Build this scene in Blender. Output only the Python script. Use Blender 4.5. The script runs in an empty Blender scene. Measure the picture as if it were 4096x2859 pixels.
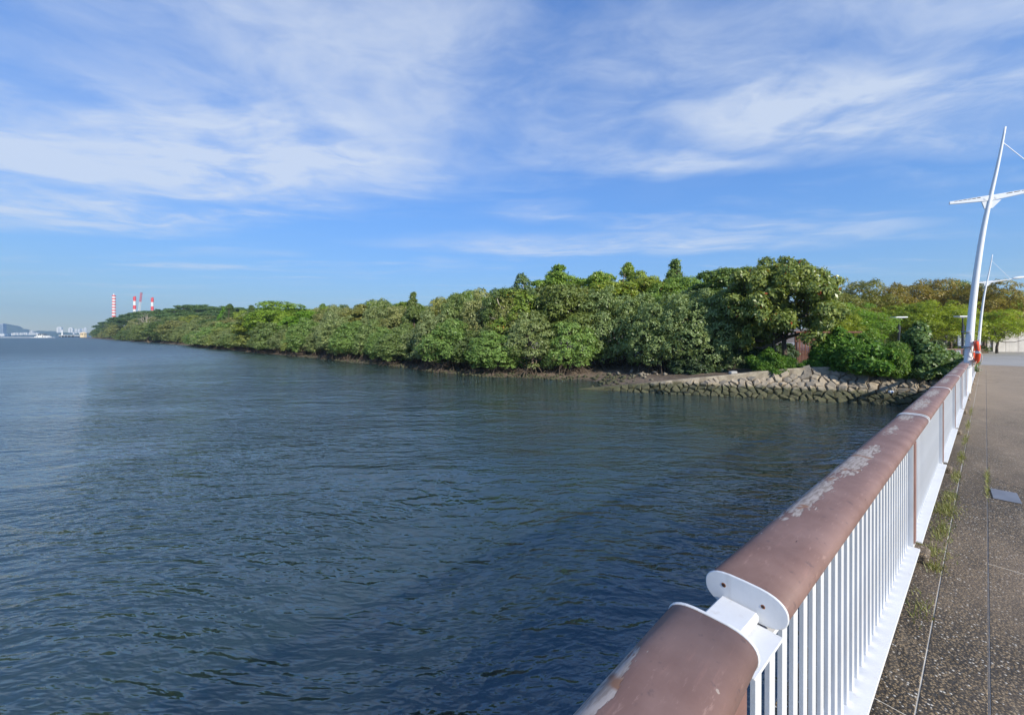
import bpy, bmesh, math, random
import numpy as np
from mathutils import Vector, Matrix, noise as mnoise

# ---------------------------------------------------------------- camera / world / sun / exposure
scene = bpy.context.scene
col = scene.collection
F = 380.0            # focal length in pixels of the 1024 px wide picture
CAMZ = 3.6           # eye height above the water (z = 0)
HOR = 335.0          # picture row of the horizon
cam_d = bpy.data.cameras.new('camera')
cam_d.sensor_width = 36.0
cam_d.lens = 36.0 * F / 1024.0
cam_d.shift_y = -(357.0 - HOR) / 1024.0
cam_d.clip_start = 0.05
cam_d.clip_end = 20000.0
cam = bpy.data.objects.new('camera', cam_d)
col.objects.link(cam)
cam.location = (0, 0, CAMZ)
cam.rotation_euler = (math.radians(90), 0, 0)
scene.camera = cam

SUN_AZ, SUN_EL = math.radians(151), math.radians(31)
sun_vec = Vector((math.sin(SUN_AZ) * math.cos(SUN_EL), math.cos(SUN_AZ) * math.cos(SUN_EL), math.sin(SUN_EL)))

world = bpy.data.worlds.new('World')
scene.world = world
world.use_nodes = True


class NT:
    """small helper to wire node trees"""
    def __init__(self, tree):
        self.t = tree
        self.n = tree.nodes
        self.l = tree.links

    def add(self, typ, ins=None, **props):
        nd = self.n.new(typ)
        for k, v in props.items():
            setattr(nd, k, v)
        for k, v in (ins or {}).items():
            self.set(nd, k, v)
        return nd

    def set(self, nd, key, v):
        sock = nd.inputs[key]
        if isinstance(v, bpy.types.NodeSocket):
            self.l.new(v, sock)
        elif isinstance(v, bpy.types.Node):
            self.l.new(v.outputs[0], sock)
        else:
            sock.default_value = v

    def math(self, op, a, b=0.0, c=None, clamp=False):
        nd = self.add('ShaderNodeMath', operation=op, use_clamp=clamp)
        self.set(nd, 0, a)
        self.set(nd, 1, b)
        if c is not None:
            self.set(nd, 2, c)
        return nd.outputs[0]

    def vmath(self, op, a, b=None):
        nd = self.add('ShaderNodeVectorMath', operation=op)
        self.set(nd, 0, a)
        if b is not None:
            self.set(nd, 1, b)
        return nd.outputs[0]

    def mix(self, fac, a, b, blend='MIX'):
        nd = self.add('ShaderNodeMix', data_type='RGBA', blend_type=blend)
        for sock, v in ((nd.inputs[0], fac), (nd.inputs[6], a), (nd.inputs[7], b)):
            if isinstance(v, bpy.types.NodeSocket):
                self.l.new(v, sock)
            else:
                sock.default_value = v if not isinstance(v, tuple) or len(v) == 4 else (*v, 1)
        return nd.outputs[2]

    def ramp(self, fac, lo, hi, smooth=True):
        nd = self.add('ShaderNodeMapRange', clamp=True)
        if smooth:
            nd.interpolation_type = 'SMOOTHSTEP'
        self.set(nd, 0, fac)
        nd.inputs[1].default_value = lo
        nd.inputs[2].default_value = hi
        return nd.outputs[0]

    def noise(self, vec, scale, detail=4.0, rough=0.55, dist=0.0):
        nd = self.add('ShaderNodeTexNoise')
        self.set(nd, 'Vector', vec)
        nd.inputs['Scale'].default_value = scale
        nd.inputs['Detail'].default_value = detail
        nd.inputs['Roughness'].default_value = rough
        nd.inputs['Distortion'].default_value = dist
        return nd.outputs[0]

    def mapping(self, vec, loc=(0, 0, 0), rot=(0, 0, 0), scale=(1, 1, 1)):
        nd = self.add('ShaderNodeMapping')
        self.set(nd, 'Vector', vec)
        nd.inputs['Location'].default_value = loc
        nd.inputs['Rotation'].default_value = rot
        nd.inputs['Scale'].default_value = scale
        return nd.outputs[0]


w = NT(world.node_tree)
w.n.clear()
SKY_STRENGTH = 0.15
sky = w.add('ShaderNodeTexSky', sky_type='NISHITA', sun_disc=False)
sky.sun_elevation = SUN_EL
sky.sun_rotation = SUN_AZ
sky.altitude = 0.0
sky.air_density = 1.0
sky.dust_density = 0.0
sky.ozone_density = 3.0
# film shoulder: the bright low sky is held back as a camera would
lum = w.add('ShaderNodeRGBToBW', {0: sky.outputs[0]}).outputs[0]
shoulder = w.math('DIVIDE', 1.56, w.math('ADD', 1.0, w.math('MULTIPLY', lum, 0.34)))
held = w.vmath('SCALE', sky.outputs[0])
w.set(held.node, 3, shoulder)
hsv = w.add('ShaderNodeHueSaturation', {'Hue': 0.503, 'Saturation': 1.12, 'Value': 1.0, 'Color': w.mix(1.0, held, (0.87, 0.95, 1.09, 1), 'MULTIPLY')})
# a layer of thin cloud on a horizontal sheet: the view direction meets it at (x/z, y/z)
tc = w.add('ShaderNodeTexCoord')
sep = w.add('ShaderNodeSeparateXYZ', {0: tc.outputs['Generated']})
zc = w.math('MAXIMUM', sep.outputs[2], 0.02)
px_ = w.math('DIVIDE', sep.outputs[0], zc)
py_ = w.math('DIVIDE', sep.outputs[1], zc)
P = w.add('ShaderNodeCombineXYZ', {0: px_, 1: py_}).outputs[0]
warp = w.add('ShaderNodeTexNoise', {'Vector': P, 'Scale': 0.9, 'Detail': 3.0})
warpv = w.vmath('SCALE', w.vmath('SUBTRACT', warp.outputs[1], (0.5, 0.5, 0.5)))
warpv.node.inputs[3].default_value = 0.75
PW = w.vmath('ADD', P, warpv)
n_big = w.noise(w.mapping(PW, rot=(0, 0, 0.5), scale=(1.0, 0.72, 1)), 0.8, 5, 0.56)
n_mid = w.noise(w.mapping(PW, rot=(0, 0, -0.5), scale=(0.6, 1.5, 1)), 2.1, 6, 0.6, 0.3)
n_fin = w.noise(w.mapping(PW, rot=(0, 0, 0.8), scale=(0.9, 1.2, 1)), 4.2, 7, 0.62, 0.25)
n_str = w.noise(w.mapping(PW, rot=(0, 0, 0.25), scale=(0.35, 1.5, 1)), 0.8, 5, 0.6, 0.2)


def bank(cx, cy, ax, ay, rot, sharp=0.35):
    """soft elliptical bank of cloud on the sheet"""
    m = w.mapping(w.vmath('SUBTRACT', PW, (cx, cy, 0)), rot=(0, 0, rot), scale=(1 / ax, 1 / ay, 0))
    ln = w.add('ShaderNodeVectorMath', {0: m}, operation='LENGTH')
    return w.ramp(ln.outputs['Value'], 1.25, sharp)


banks = [
    (bank(-2.0, 2.1, 1.75, 1.0, -0.2), 0.74),      # wide veil on the left
    (bank(-3.9, 3.1, 1.8, 0.75, -0.1), 0.6),
    (bank(-0.55, 1.45, 0.8, 0.75, 0.2), 0.34),     # its thinner end overhead
    (bank(1.75, 1.75, 1.2, 0.5, -0.15, 0.45), 0.76),  # the wedge on the right
    (bank(1.0, 2.25, 0.75, 0.22, 0.05), 0.5),
    (bank(0.5, 1.45, 0.6, 0.4, 0.3), 0.22),
    (bank(1.7, 0.95, 1.0, 0.35, 0.1), 0.3),
    (bank(1.2, 4.2, 2.6, 0.6, 0.12), 0.55),
    (bank(2.6, 3.6, 1.6, 0.4, -0.1), 0.4),
    (bank(0.1, 3.1, 0.5, 0.35, 0.6), 0.34),
    (bank(-4.6, 5.4, 1.2, 0.22, 0.5), 0.4),
    (bank(0.35, 2.0, 0.4, 0.3, 0.5), 0.4),        # long streak above the trees
    (bank(-0.9, 5.2, 0.5, 0.45, 0.0), 0.22),
    (bank(-3.3, 4.6, 0.8, 0.35, 0.4), 0.2),
]
dens = None
for b, amt in banks:
    v = w.math('MULTIPLY', b, amt)
    dens = v if dens is None else w.math('MAXIMUM', dens, v)
tex = w.math('ADD', w.math('MULTIPLY', n_big, 0.72), w.math('ADD', w.math('MULTIPLY', n_mid, 0.46), w.math('MULTIPLY', n_fin, 0.18)))
tex = w.ramp(tex, 0.52, 0.86)
loose = w.math('MULTIPLY', w.ramp(n_str, 0.48, 0.74), w.math('ADD', 0.06, w.math('MULTIPLY', w.ramp(w.math('ADD', n_mid, w.math('MULTIPLY', n_fin, 0.5)), 0.55, 1.0), 0.5)))
cl = w.math('ADD', w.math('MULTIPLY', dens, w.math('ADD', 0.24, w.math('MULTIPLY', tex, 1.05))), loose)
cl = w.math('ADD', cl, w.math('MULTIPLY', w.ramp(sep.outputs[2], 0.25, 0.6), w.math('MULTIPLY', w.ramp(w.math('ADD', w.math('MULTIPLY', n_big, 0.7), w.math('MULTIPLY', n_fin, 0.4)), 0.38, 0.78), 0.32)))
cl = w.math('MULTIPLY', cl, w.ramp(sep.outputs[2], 0.0, 0.10), clamp=True)
cl = w.math('MINIMUM', cl, 0.78)
cloud_col = w.mix(cl, hsv.outputs[0], (3.5, 3.85, 4.4, 1))
bg = w.add('ShaderNodeBackground', {'Color': cloud_col, 'Strength': SKY_STRENGTH})
wo = w.add('ShaderNodeOutputWorld', {'Surface': bg})

sun_d = bpy.data.lights.new('sun', 'SUN')
sun_d.energy = 4.2
sun_d.angle = math.radians(0.53)
sun_d.color = (1.0, 0.93, 0.80)
sun = bpy.data.objects.new('sun', sun_d)
col.objects.link(sun)
sun.rotation_euler = (-sun_vec).to_track_quat('-Z', 'Y').to_euler()
sun.location = (10, -20, 40)

vs = scene.view_settings
vs.view_transform = 'Standard'
vs.look = 'None'
vs.exposure = 0.5
vs.gamma = 1.0
vs.use_curve_mapping = False
scene.cycles.use_denoising = True
scene.cycles.max_bounces = 6
scene.cycles.diffuse_bounces = 3
scene.cycles.glossy_bounces = 3
scene.cycles.transmission_bounces = 3
scene.cycles.volume_bounces = 0

R = random.Random(11)
RN = np.random.default_rng(11)


def at(px, fwd, py=None):
    """world X (and Z) of a picture column (and row) at a forward distance"""
    x = (px - 512.0) / F * fwd
    if py is None:
        return x
    return Vector((x, fwd, CAMZ - (py - HOR) / F * fwd))


# ---------------------------------------------------------------- object helpers
def link(o, parent=None):
    col.objects.link(o)
    if parent is not None:
        o.parent = parent
    return o


def empty(name, loc=(0, 0, 0), rot=(0, 0, 0), parent=None):
    o = bpy.data.objects.new(name, None)
    o.location = loc
    o.rotation_euler = rot
    o.empty_display_size = 0.2
    return link(o, parent)


def tag(o, label=None, cat=None, group=None, kind=None):
    if label:
        o['label'] = label
    if cat:
        o['category'] = cat
    if group:
        o['group'] = group
    if kind:
        o['kind'] = kind
    return o


def mesh_np(name, verts, faces, mat=None, smooth=False, attrs=None):
    """verts (N,3), faces (M,k) of equal k or list of lists"""
    me = bpy.data.meshes.new(name)
    if isinstance(faces, np.ndarray):
        n, k = faces.shape
        me.vertices.add(len(verts))
        me.vertices.foreach_set('co', np.asarray(verts, dtype=np.float32).ravel())
        me.loops.add(n * k)
        me.loops.foreach_set('vertex_index', faces.astype(np.int32).ravel())
        me.polygons.add(n)
        me.polygons.foreach_set('loop_start', np.arange(0, n * k, k, dtype=np.int32))
        me.update(calc_edges=True)
    else:
        me.from_pydata([tuple(v) for v in verts], [], faces)
    if smooth:
        me.polygons.foreach_set('use_smooth', np.ones(len(me.polygons), dtype=bool))
    for k, v in (attrs or {}).items():
        a = me.attributes.new(k, 'FLOAT', 'POINT')
        a.data.foreach_set('value', np.asarray(v, dtype=np.float32))
    if mat is not None:
        me.materials.append(mat)
    me.validate()
    return me


class MB:
    """collects simple solids into one mesh"""
    def __init__(self):
        self.v = []
        self.f = []

    def add(self, vs_, fs_):
        o = len(self.v)
        self.v += [tuple(p) for p in vs_]
        self.f += [[i + o for i in f] for f in fs_]
        return self

    def box(self, x0, x1, y0, y1, z0, z1):
        v = [(x0, y0, z0), (x1, y0, z0), (x1, y1, z0), (x0, y1, z0), (x0, y0, z1), (x1, y0, z1), (x1, y1, z1), (x0, y1, z1)]
        return self.add(v, [(0, 3, 2, 1), (4, 5, 6, 7), (0, 1, 5, 4), (1, 2, 6, 5), (2, 3, 7, 6), (3, 0, 4, 7)])

    def tube(self, pts, rad, sides=8, caps=True):
        pts = [Vector(p) for p in pts]
        n = len(pts)
        if not hasattr(rad, '__len__'):
            rad = [rad] * n
        up = None
        vs_, fs_ = [], []
        for i, p in enumerate(pts):
            d = (pts[min(i + 1, n - 1)] - pts[max(i - 1, 0)])
            d = d.normalized() if d.length > 1e-9 else Vector((0, 0, 1))
            if up is None:
                up = d.orthogonal().normalized()
            up = (up - d * up.dot(d))
            up = up.normalized() if up.length > 1e-6 else d.orthogonal().normalized()
            s = d.cross(up)
            for k in range(sides):
                a = 2 * math.pi * k / sides
                vs_.append(p + (up * math.cos(a) + s * math.sin(a)) * rad[i])
        for i in range(n - 1):
            for k in range(sides):
                k2 = (k + 1) % sides
                fs_.append((i * sides + k, i * sides + k2, (i + 1) * sides + k2, (i + 1) * sides + k))
        if caps:
            fs_.append(tuple(range(sides - 1, -1, -1)))
            fs_.append(tuple((n - 1) * sides + k for k in range(sides)))
        return self.add(vs_, fs_)

    def sweep(self, profile, x0, x1, n=2):
        """extrude a (y,z) profile along x"""
        m = len(profile)
        vs_, fs_ = [], []
        for i in range(n):
            x = x0 + (x1 - x0) * i / (n - 1)
            vs_ += [(x, y, z) for y, z in profile]
        for i in range(n - 1):
            for k in range(m):
                k2 = (k + 1) % m
                fs_.append((i * m + k, (i + 1) * m + k, (i + 1) * m + k2, i * m + k2))
        fs_.append(tuple(range(m)))
        fs_.append(tuple((n - 1) * m + k for k in range(m - 1, -1, -1)))
        return self.add(vs_, fs_)

    def mesh(self, name, mat, smooth=False):
        return mesh_np(name, self.v, self.f, mat, smooth)

    def build(self, name, mat, parent=None, smooth=False, bevel=0.0):
        me = self.mesh(name, mat, smooth)
        if bevel > 0:
            bm = bmesh.new()
            bm.from_mesh(me)
            bmesh.ops.bevel(bm, geom=list(bm.edges), offset=bevel, segments=1, affect='EDGES', clamp_overlap=True)
            bm.to_mesh(me)
            bm.free()
        return link(bpy.data.objects.new(name, me), parent)


def put(name, me, parent=None, loc=(0, 0, 0), rot=(0, 0, 0), scale=(1, 1, 1)):
    o = bpy.data.objects.new(name, me)
    o.location = loc
    o.rotation_euler = rot
    o.scale = scale
    return link(o, parent)


# ---------------------------------------------------------------- materials
def new_mat(name):
    m = bpy.data.materials.new(name)
    m.use_nodes = True
    t = NT(m.node_tree)
    t.n.clear()
    out = t.add('ShaderNodeOutputMaterial')
    return m, t, out


def solid(name, rgb, rough=0.6, var=0.12, scale=3.0, metal=0.0, spec=0.4, bump=0.0, bscale=20.0, streak=None):
    m, t, out = new_mat(name)
    co = t.add('ShaderNodeTexCoord').outputs['Object']
    n1 = t.noise(co, scale, 6, 0.6)
    dark = tuple(c * (1 - var) for c in rgb)
    lite = tuple(min(1, c * (1 + var)) for c in rgb)
    c = t.mix(t.ramp(n1, 0.3, 0.7), (*dark, 1), (*lite, 1))
    if streak:
        sv = t.mapping(co, scale=(streak[0], streak[0], streak[1]))
        sn = t.ramp(t.noise(sv, 1.0, 6, 0.65), streak[2], streak[2] + 0.2)
        c = t.mix(t.math('MULTIPLY', sn, streak[3]), c, streak[4])
    p = t.add('ShaderNodeBsdfPrincipled', {'Base Color': c, 'Roughness': rough, 'Metallic': metal, 'Specular IOR Level': spec})
    if bump > 0:
        b = t.add('ShaderNodeBump', {'Height': t.noise(co, bscale, 5, 0.6), 'Strength': 0.6, 'Distance': bump})
        t.set(p, 'Normal', b)
    t.set(out, 'Surface', p)
    return m


def leaf_mat(name, c1, c2, c3=None, c3amt=0.04, trans=0.32, rough=0.42, spec=0.45):
    """leaves: c1..c2 spread leaf by leaf, a few of c3 (old leaves)"""
    m, t, out = new_mat(name)
    a = t.add('ShaderNodeAttribute', attribute_name='tint').outputs['Fac']
    oi = t.add('ShaderNodeObjectInfo')
    c = t.mix(t.ramp(a, 0.0, 0.9, False), (*c1, 1), (*c2, 1))
    if c3:
        c = t.mix(t.math('GREATER_THAN', a, 1 - c3amt), c, (*c3, 1))
    c = t.mix(1.0, c, oi.outputs['Color'], 'MULTIPLY')
    p = t.add('ShaderNodeBsdfPrincipled', {'Base Color': c, 'Roughness': rough, 'Specular IOR Level': spec})
    tr = t.add('ShaderNodeBsdfTranslucent', {'Color': t.mix(1.0, c, (1.25, 1.2, 0.55, 1), 'MULTIPLY')})
    mx = t.add('ShaderNodeMixShader', {0: trans, 1: p.outputs[0], 2: tr.outputs[0]})
    t.set(out, 'Surface', mx)
    return m


M = {}
M['leaf_mangrove'] = leaf_mat('leaf_mangrove', (0.125, 0.180, 0.070), (0.285, 0.345, 0.150), (0.22, 0.22, 0.08), 0.03)
M['leaf_broad'] = leaf_mat('leaf_broad', (0.122, 0.209, 0.039), (0.263, 0.354, 0.070), (0.30, 0.20, 0.04), 0.03)
M['leaf_big'] = leaf_mat('leaf_big', (0.096, 0.160, 0.046), (0.333, 0.361, 0.116), (0.34, 0.075, 0.035), 0.022, rough=0.35)
M['leaf_bright'] = leaf_mat('leaf_bright', (0.108, 0.224, 0.028), (0.216, 0.350, 0.049))
M['leaf_olive'] = leaf_mat('leaf_olive', (0.143, 0.151, 0.037), (0.269, 0.244, 0.062), (0.22, 0.12, 0.03), 0.08)
M['leaf_lime'] = leaf_mat('leaf_lime', (0.204, 0.287, 0.035), (0.376, 0.454, 0.056), (0.30, 0.26, 0.05), 0.05, trans=0.4)
M['leaf_dark'] = leaf_mat('leaf_dark', (0.076, 0.137, 0.050), (0.161, 0.227, 0.076))
M['leaf_grey'] = leaf_mat('leaf_grey', (0.084, 0.133, 0.063), (0.182, 0.226, 0.119), (0.34, 0.36, 0.27), 0.09, rough=0.4)
M['leaf_shrub'] = leaf_mat('leaf_shrub', (0.054, 0.139, 0.021), (0.119, 0.240, 0.036), (0.2, 0.3, 0.05), 0.06, rough=0.48, spec=0.3)
M['bark'] = solid('bark', (0.13, 0.10, 0.075), 0.9, 0.35, 2.0, bump=0.02, bscale=14)
M['bark_pale'] = solid('bark_pale', (0.36, 0.31, 0.25), 0.9, 0.25, 1.5, bump=0.02, bscale=10)
M['bark_root'] = solid('bark_root', (0.10, 0.075, 0.055), 0.95, 0.35, 3.0)
M['white_paint'] = solid('white_paint', (0.68, 0.69, 0.70), 0.42, 0.05, 5.0, spec=0.45, bump=0.0008, bscale=60,
                         streak=(26.0, 2.2, 0.56, 0.35, (0.42, 0.37, 0.31, 1)))
M['white_lamp'] = solid('white_lamp', (0.78, 0.80, 0.82), 0.35, 0.03, 2.0, spec=0.5)
M['white_far'] = solid('white_far', (0.66, 0.66, 0.64), 0.7, 0.05, 0.05)
M['grey_far'] = solid('grey_far', (0.30, 0.34, 0.40), 0.6, 0.08, 0.05)
M['glass_far'] = solid('glass_far', (0.10, 0.15, 0.20), 0.15, 0.1, 0.05, spec=0.6)
M['red_far'] = solid('red_far', (0.62, 0.055, 0.05), 0.6, 0.08, 0.05)
M['dark_hole'] = solid('dark_hole', (0.02, 0.02, 0.022), 0.7, 0.1)
M['rust'] = solid('rust', (0.28, 0.10, 0.03), 0.9, 0.4, 90.0)
M['black_metal'] = solid('black_metal', (0.025, 0.027, 0.03), 0.4, 0.15, 4.0, spec=0.5)
M['steel_plate'] = solid('steel_plate', (0.30, 0.33, 0.38), 0.45, 0.12, 6.0, metal=0.3, bump=0.001, bscale=60)
M['plate_grey'] = solid('plate_grey', (0.15, 0.165, 0.20), 0.55, 0.12, 6.0, bump=0.001, bscale=60)
M['orange'] = solid('orange', (0.72, 0.075, 0.02), 0.5, 0.12, 4.0, spec=0.4)
M['rope'] = solid('rope', (0.62, 0.52, 0.40), 0.9, 0.15, 30.0)
M['hut'] = solid('hut', (0.72, 0.56, 0.34), 0.8, 0.06, 0.2)
M['slat_brown'] = solid('slat_brown', (0.15, 0.065, 0.042), 0.75, 0.3, 6.0)
M['concrete_light'] = solid('concrete_light', (0.46, 0.44, 0.41), 0.85, 0.1, 1.2, bump=0.004, bscale=12,
                            streak=(3.0, 0.12, 0.5, 0.55, (0.22, 0.19, 0.17, 1)))
M['concrete_grey'] = solid('concrete_grey', (0.40, 0.40, 0.39), 0.85, 0.12, 1.0, bump=0.003, bscale=12)
M['hedge'] = M['leaf_shrub']
M['soil'] = solid('soil', (0.10, 0.075, 0.05), 0.95, 0.3, 1.5, bump=0.05, bscale=5)
M['plastic_white'] = solid('plastic_white', (0.72, 0.72, 0.70), 0.5, 0.1, 8.0)
M['shell_blue'] = solid('shell_blue', (0.18, 0.28, 0.52), 0.5, 0.1, 8.0)


def mat_handrail():
    m, t, out = new_mat('handrail_paint')
    co = t.add('ShaderNodeTexCoord').outputs['Object']
    grain = t.noise(t.mapping(co, scale=(7, 60, 60)), 1.0, 6, 0.65)
    blot = t.noise(co, 5.0, 6, 0.6)
    paint = t.mix(t.ramp(blot, 0.3, 0.72), (0.182, 0.106, 0.088, 1), (0.245, 0.154, 0.132, 1))
    paint = t.mix(t.math('MULTIPLY', t.ramp(grain, 0.55, 0.75), 0.3), paint, (0.34, 0.19, 0.155, 1))
    spots = t.noise(co, 26.0, 4, 0.6)
    paint = t.mix(t.math('MULTIPLY', t.ramp(spots, 0.62, 0.72), 0.6), paint, (0.10, 0.07, 0.072, 1))
    scuff = t.noise(t.mapping(co, rot=(0, 0, 0.5), scale=(14, 70, 70)), 1.0, 6, 0.7)
    paint = t.mix(t.math('MULTIPLY', t.ramp(scuff, 0.58, 0.68), 0.45), paint, (0.36, 0.235, 0.20, 1))
    chips = t.noise(co, 38.0, 3, 0.6)
    paint = t.mix(t.math('MULTIPLY', t.ramp(chips, 0.735, 0.76), 0.8), paint, (0.40, 0.33, 0.28, 1))
    # weathered bare wood where the paint has flaked away
    edge = t.noise(t.mapping(co, scale=(9, 34, 34)), 1.0, 8, 0.72)
    fine = t.noise(t.mapping(co, scale=(16, 90, 90)), 1.0, 4, 0.6)
    peel = None
    for cx, cy, ax, ay, amt in ((2.95, 0.475, 0.5, 0.07, 0.86), (2.15, 0.50, 0.5, 0.065, 0.78), (3.35, 0.45, 0.25, 0.05, 0.6), (0.45, 0.535, 0.42, 0.06, 0.95),
                                (5.0, 0.46, 0.4, 0.08, 0.62), (6.2, 0.45, 0.9, 0.09, 0.68), (7.6, 0.45, 0.9, 0.09, 0.64),
                                (10.2, 0.45, 1.2, 0.08, 0.6), (13.5, 0.45, 1.4, 0.08, 0.6), (4.2, 0.46, 0.4, 0.06, 0.55)):
        mm = t.mapping(t.vmath('SUBTRACT', co, (cx, cy, 0)), scale=(1 / ax, 1 / ay, 0))
        ln = t.add('ShaderNodeVectorMath', {0: mm}, operation='LENGTH')
        v = t.math('MULTIPLY', t.ramp(ln.outputs['Value'], 1.6, 0.0), amt)
        peel = v if peel is None else t.math('MAXIMUM', peel, v)
    pk = t.math('ADD', peel, t.math('MULTIPLY', t.math('SUBTRACT', edge, 0.5), 1.5))
    pk = t.math('ADD', pk, t.math('MULTIPLY', t.math('SUBTRACT', fine, 0.5), 0.5))
    pmask = t.ramp(pk, 0.42, 0.47)
    wood = t.mix(t.ramp(fine, 0.35, 0.65), (0.24, 0.20, 0.175, 1), (0.40, 0.35, 0.32, 1))
    wood = t.mix(t.ramp(t.noise(co, 9.0, 2), 0.6, 0.68), wood, (0.24, 0.13, 0.085, 1))
    c = t.mix(pmask, paint, wood)
    crack = t.ramp(t.noise(t.mapping(co, scale=(11, 42, 42)), 1.0, 3, 0.5), 0.735, 0.76)
    c = t.mix(t.math('MULTIPLY', crack, 0.8), c, (0.07, 0.045, 0.045, 1))
    p = t.add('ShaderNodeBsdfPrincipled', {'Base Color': c, 'Specular IOR Level': 0.4})
    t.set(p, 'Roughness', t.math('ADD', 0.66, t.math('MULTIPLY', pmask, 0.4)))
    hgt = t.math('SUBTRACT', t.math('MULTIPLY', grain, 0.25), t.math('ADD', pmask, crack))
    t.set(p, 'Normal', t.add('ShaderNodeBump', {'Height': hgt, 'Strength': 0.8, 'Distance': 0.0015}))
    t.set(out, 'Surface', p)
    return m


M['handrail'] = mat_handrail()
M['brown_paint'] = solid('brown_paint', (0.23, 0.13, 0.11), 0.55, 0.15, 9.0)


def mat_aggregate():
    m, t, out = new_mat('exposed_aggregate')
    co = t.add('ShaderNodeTexCoord').outputs['Object']
    cell = t.add('ShaderNodeTexVoronoi', {'Vector': co, 'Scale': 95.0, 'Randomness': 1.0}, feature='F1')
    rnd = t.add('ShaderNodeSeparateColor', {0: cell.outputs['Color']})
    stone = t.mix(t.ramp(rnd.outputs[0], 0.1, 1.0, False), (0.045, 0.033, 0.020, 1), (0.29, 0.212, 0.122, 1))
    stone = t.mix(t.math('GREATER_THAN', rnd.outputs[1], 0.94), stone, (0.55, 0.52, 0.46, 1))
    stone = t.mix(t.math('GREATER_THAN', rnd.outputs[2], 0.86), stone, (0.30, 0.23, 0.15, 1))
    gap = t.ramp(cell.outputs['Distance'], 0.34, 0.60)
    c = t.mix(gap, stone, (0.04, 0.036, 0.032, 1))
    big = t.noise(co, 0.9, 6, 0.6)
    worn = t.noise(t.mapping(co, scale=(0.35, 0.9, 1)), 1.0, 5, 0.6)
    c = t.mix(t.math('MULTIPLY', t.ramp(worn, 0.42, 0.7), 0.45), c, (0.29, 0.22, 0.155, 1))
    c = t.mix(t.math('MULTIPLY', t.ramp(big, 0.5, 0.72), 0.4), c, (0.05, 0.045, 0.04, 1))
    # the walked-on end by the bank is paler and sandier
    sx = t.add('ShaderNodeSeparateXYZ', {0: co})
    c = t.mix(t.math('MULTIPLY', t.ramp(sx.outputs[0], 4.0, 22.0), 0.6), c, (0.42, 0.325, 0.225, 1))
    st = t.noise(t.mapping(co, scale=(0.8, 2.2, 1)), 1.0, 7, 0.68, 0.6)
    c = t.mix(t.math('MULTIPLY', t.ramp(st, 0.55, 0.7), 0.4), c, (0.085, 0.066, 0.047, 1))
    c = t.mix(t.math('MULTIPLY', t.ramp(st, 0.44, 0.33), 0.35), c, (0.36, 0.29, 0.21, 1))
    p = t.add('ShaderNodeBsdfPrincipled', {'Base Color': c, 'Roughness': 0.75, 'Specular IOR Level': 0.35})
    h = t.math('SUBTRACT', 1.0, cell.outputs['Distance'])
    t.set(p, 'Normal', t.add('ShaderNodeBump', {'Height': h, 'Strength': 0.9, 'Distance': 0.004}))
    t.set(out, 'Surface', p)
    return m


M['aggregate'] = mat_aggregate()
M['sealant'] = solid('sealant', (0.52, 0.49, 0.43), 0.8, 0.2, 8.0)
M['joint_black'] = solid('joint_black', (0.13, 0.115, 0.10), 0.7, 0.3, 10.0)


def mat_plaza():
    m, t, out = new_mat('plaza_paving')
    co = t.add('ShaderNodeTexCoord').outputs['Object']
    n = t.noise(co, 0.35, 6, 0.6)
    c = t.mix(t.ramp(n, 0.3, 0.7), (0.27, 0.255, 0.235, 1), (0.36, 0.34, 0.31, 1))
    c = t.mix(t.math('MULTIPLY', t.ramp(t.noise(co, 3.0, 6), 0.5, 0.7), 0.3), c, (0.2, 0.18, 0.16, 1))
    p = t.add('ShaderNodeBsdfPrincipled', {'Base Color': c, 'Roughness': 0.8})
    t.set(out, 'Surface', p)
    return m


M['plaza'] = mat_plaza()


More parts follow.
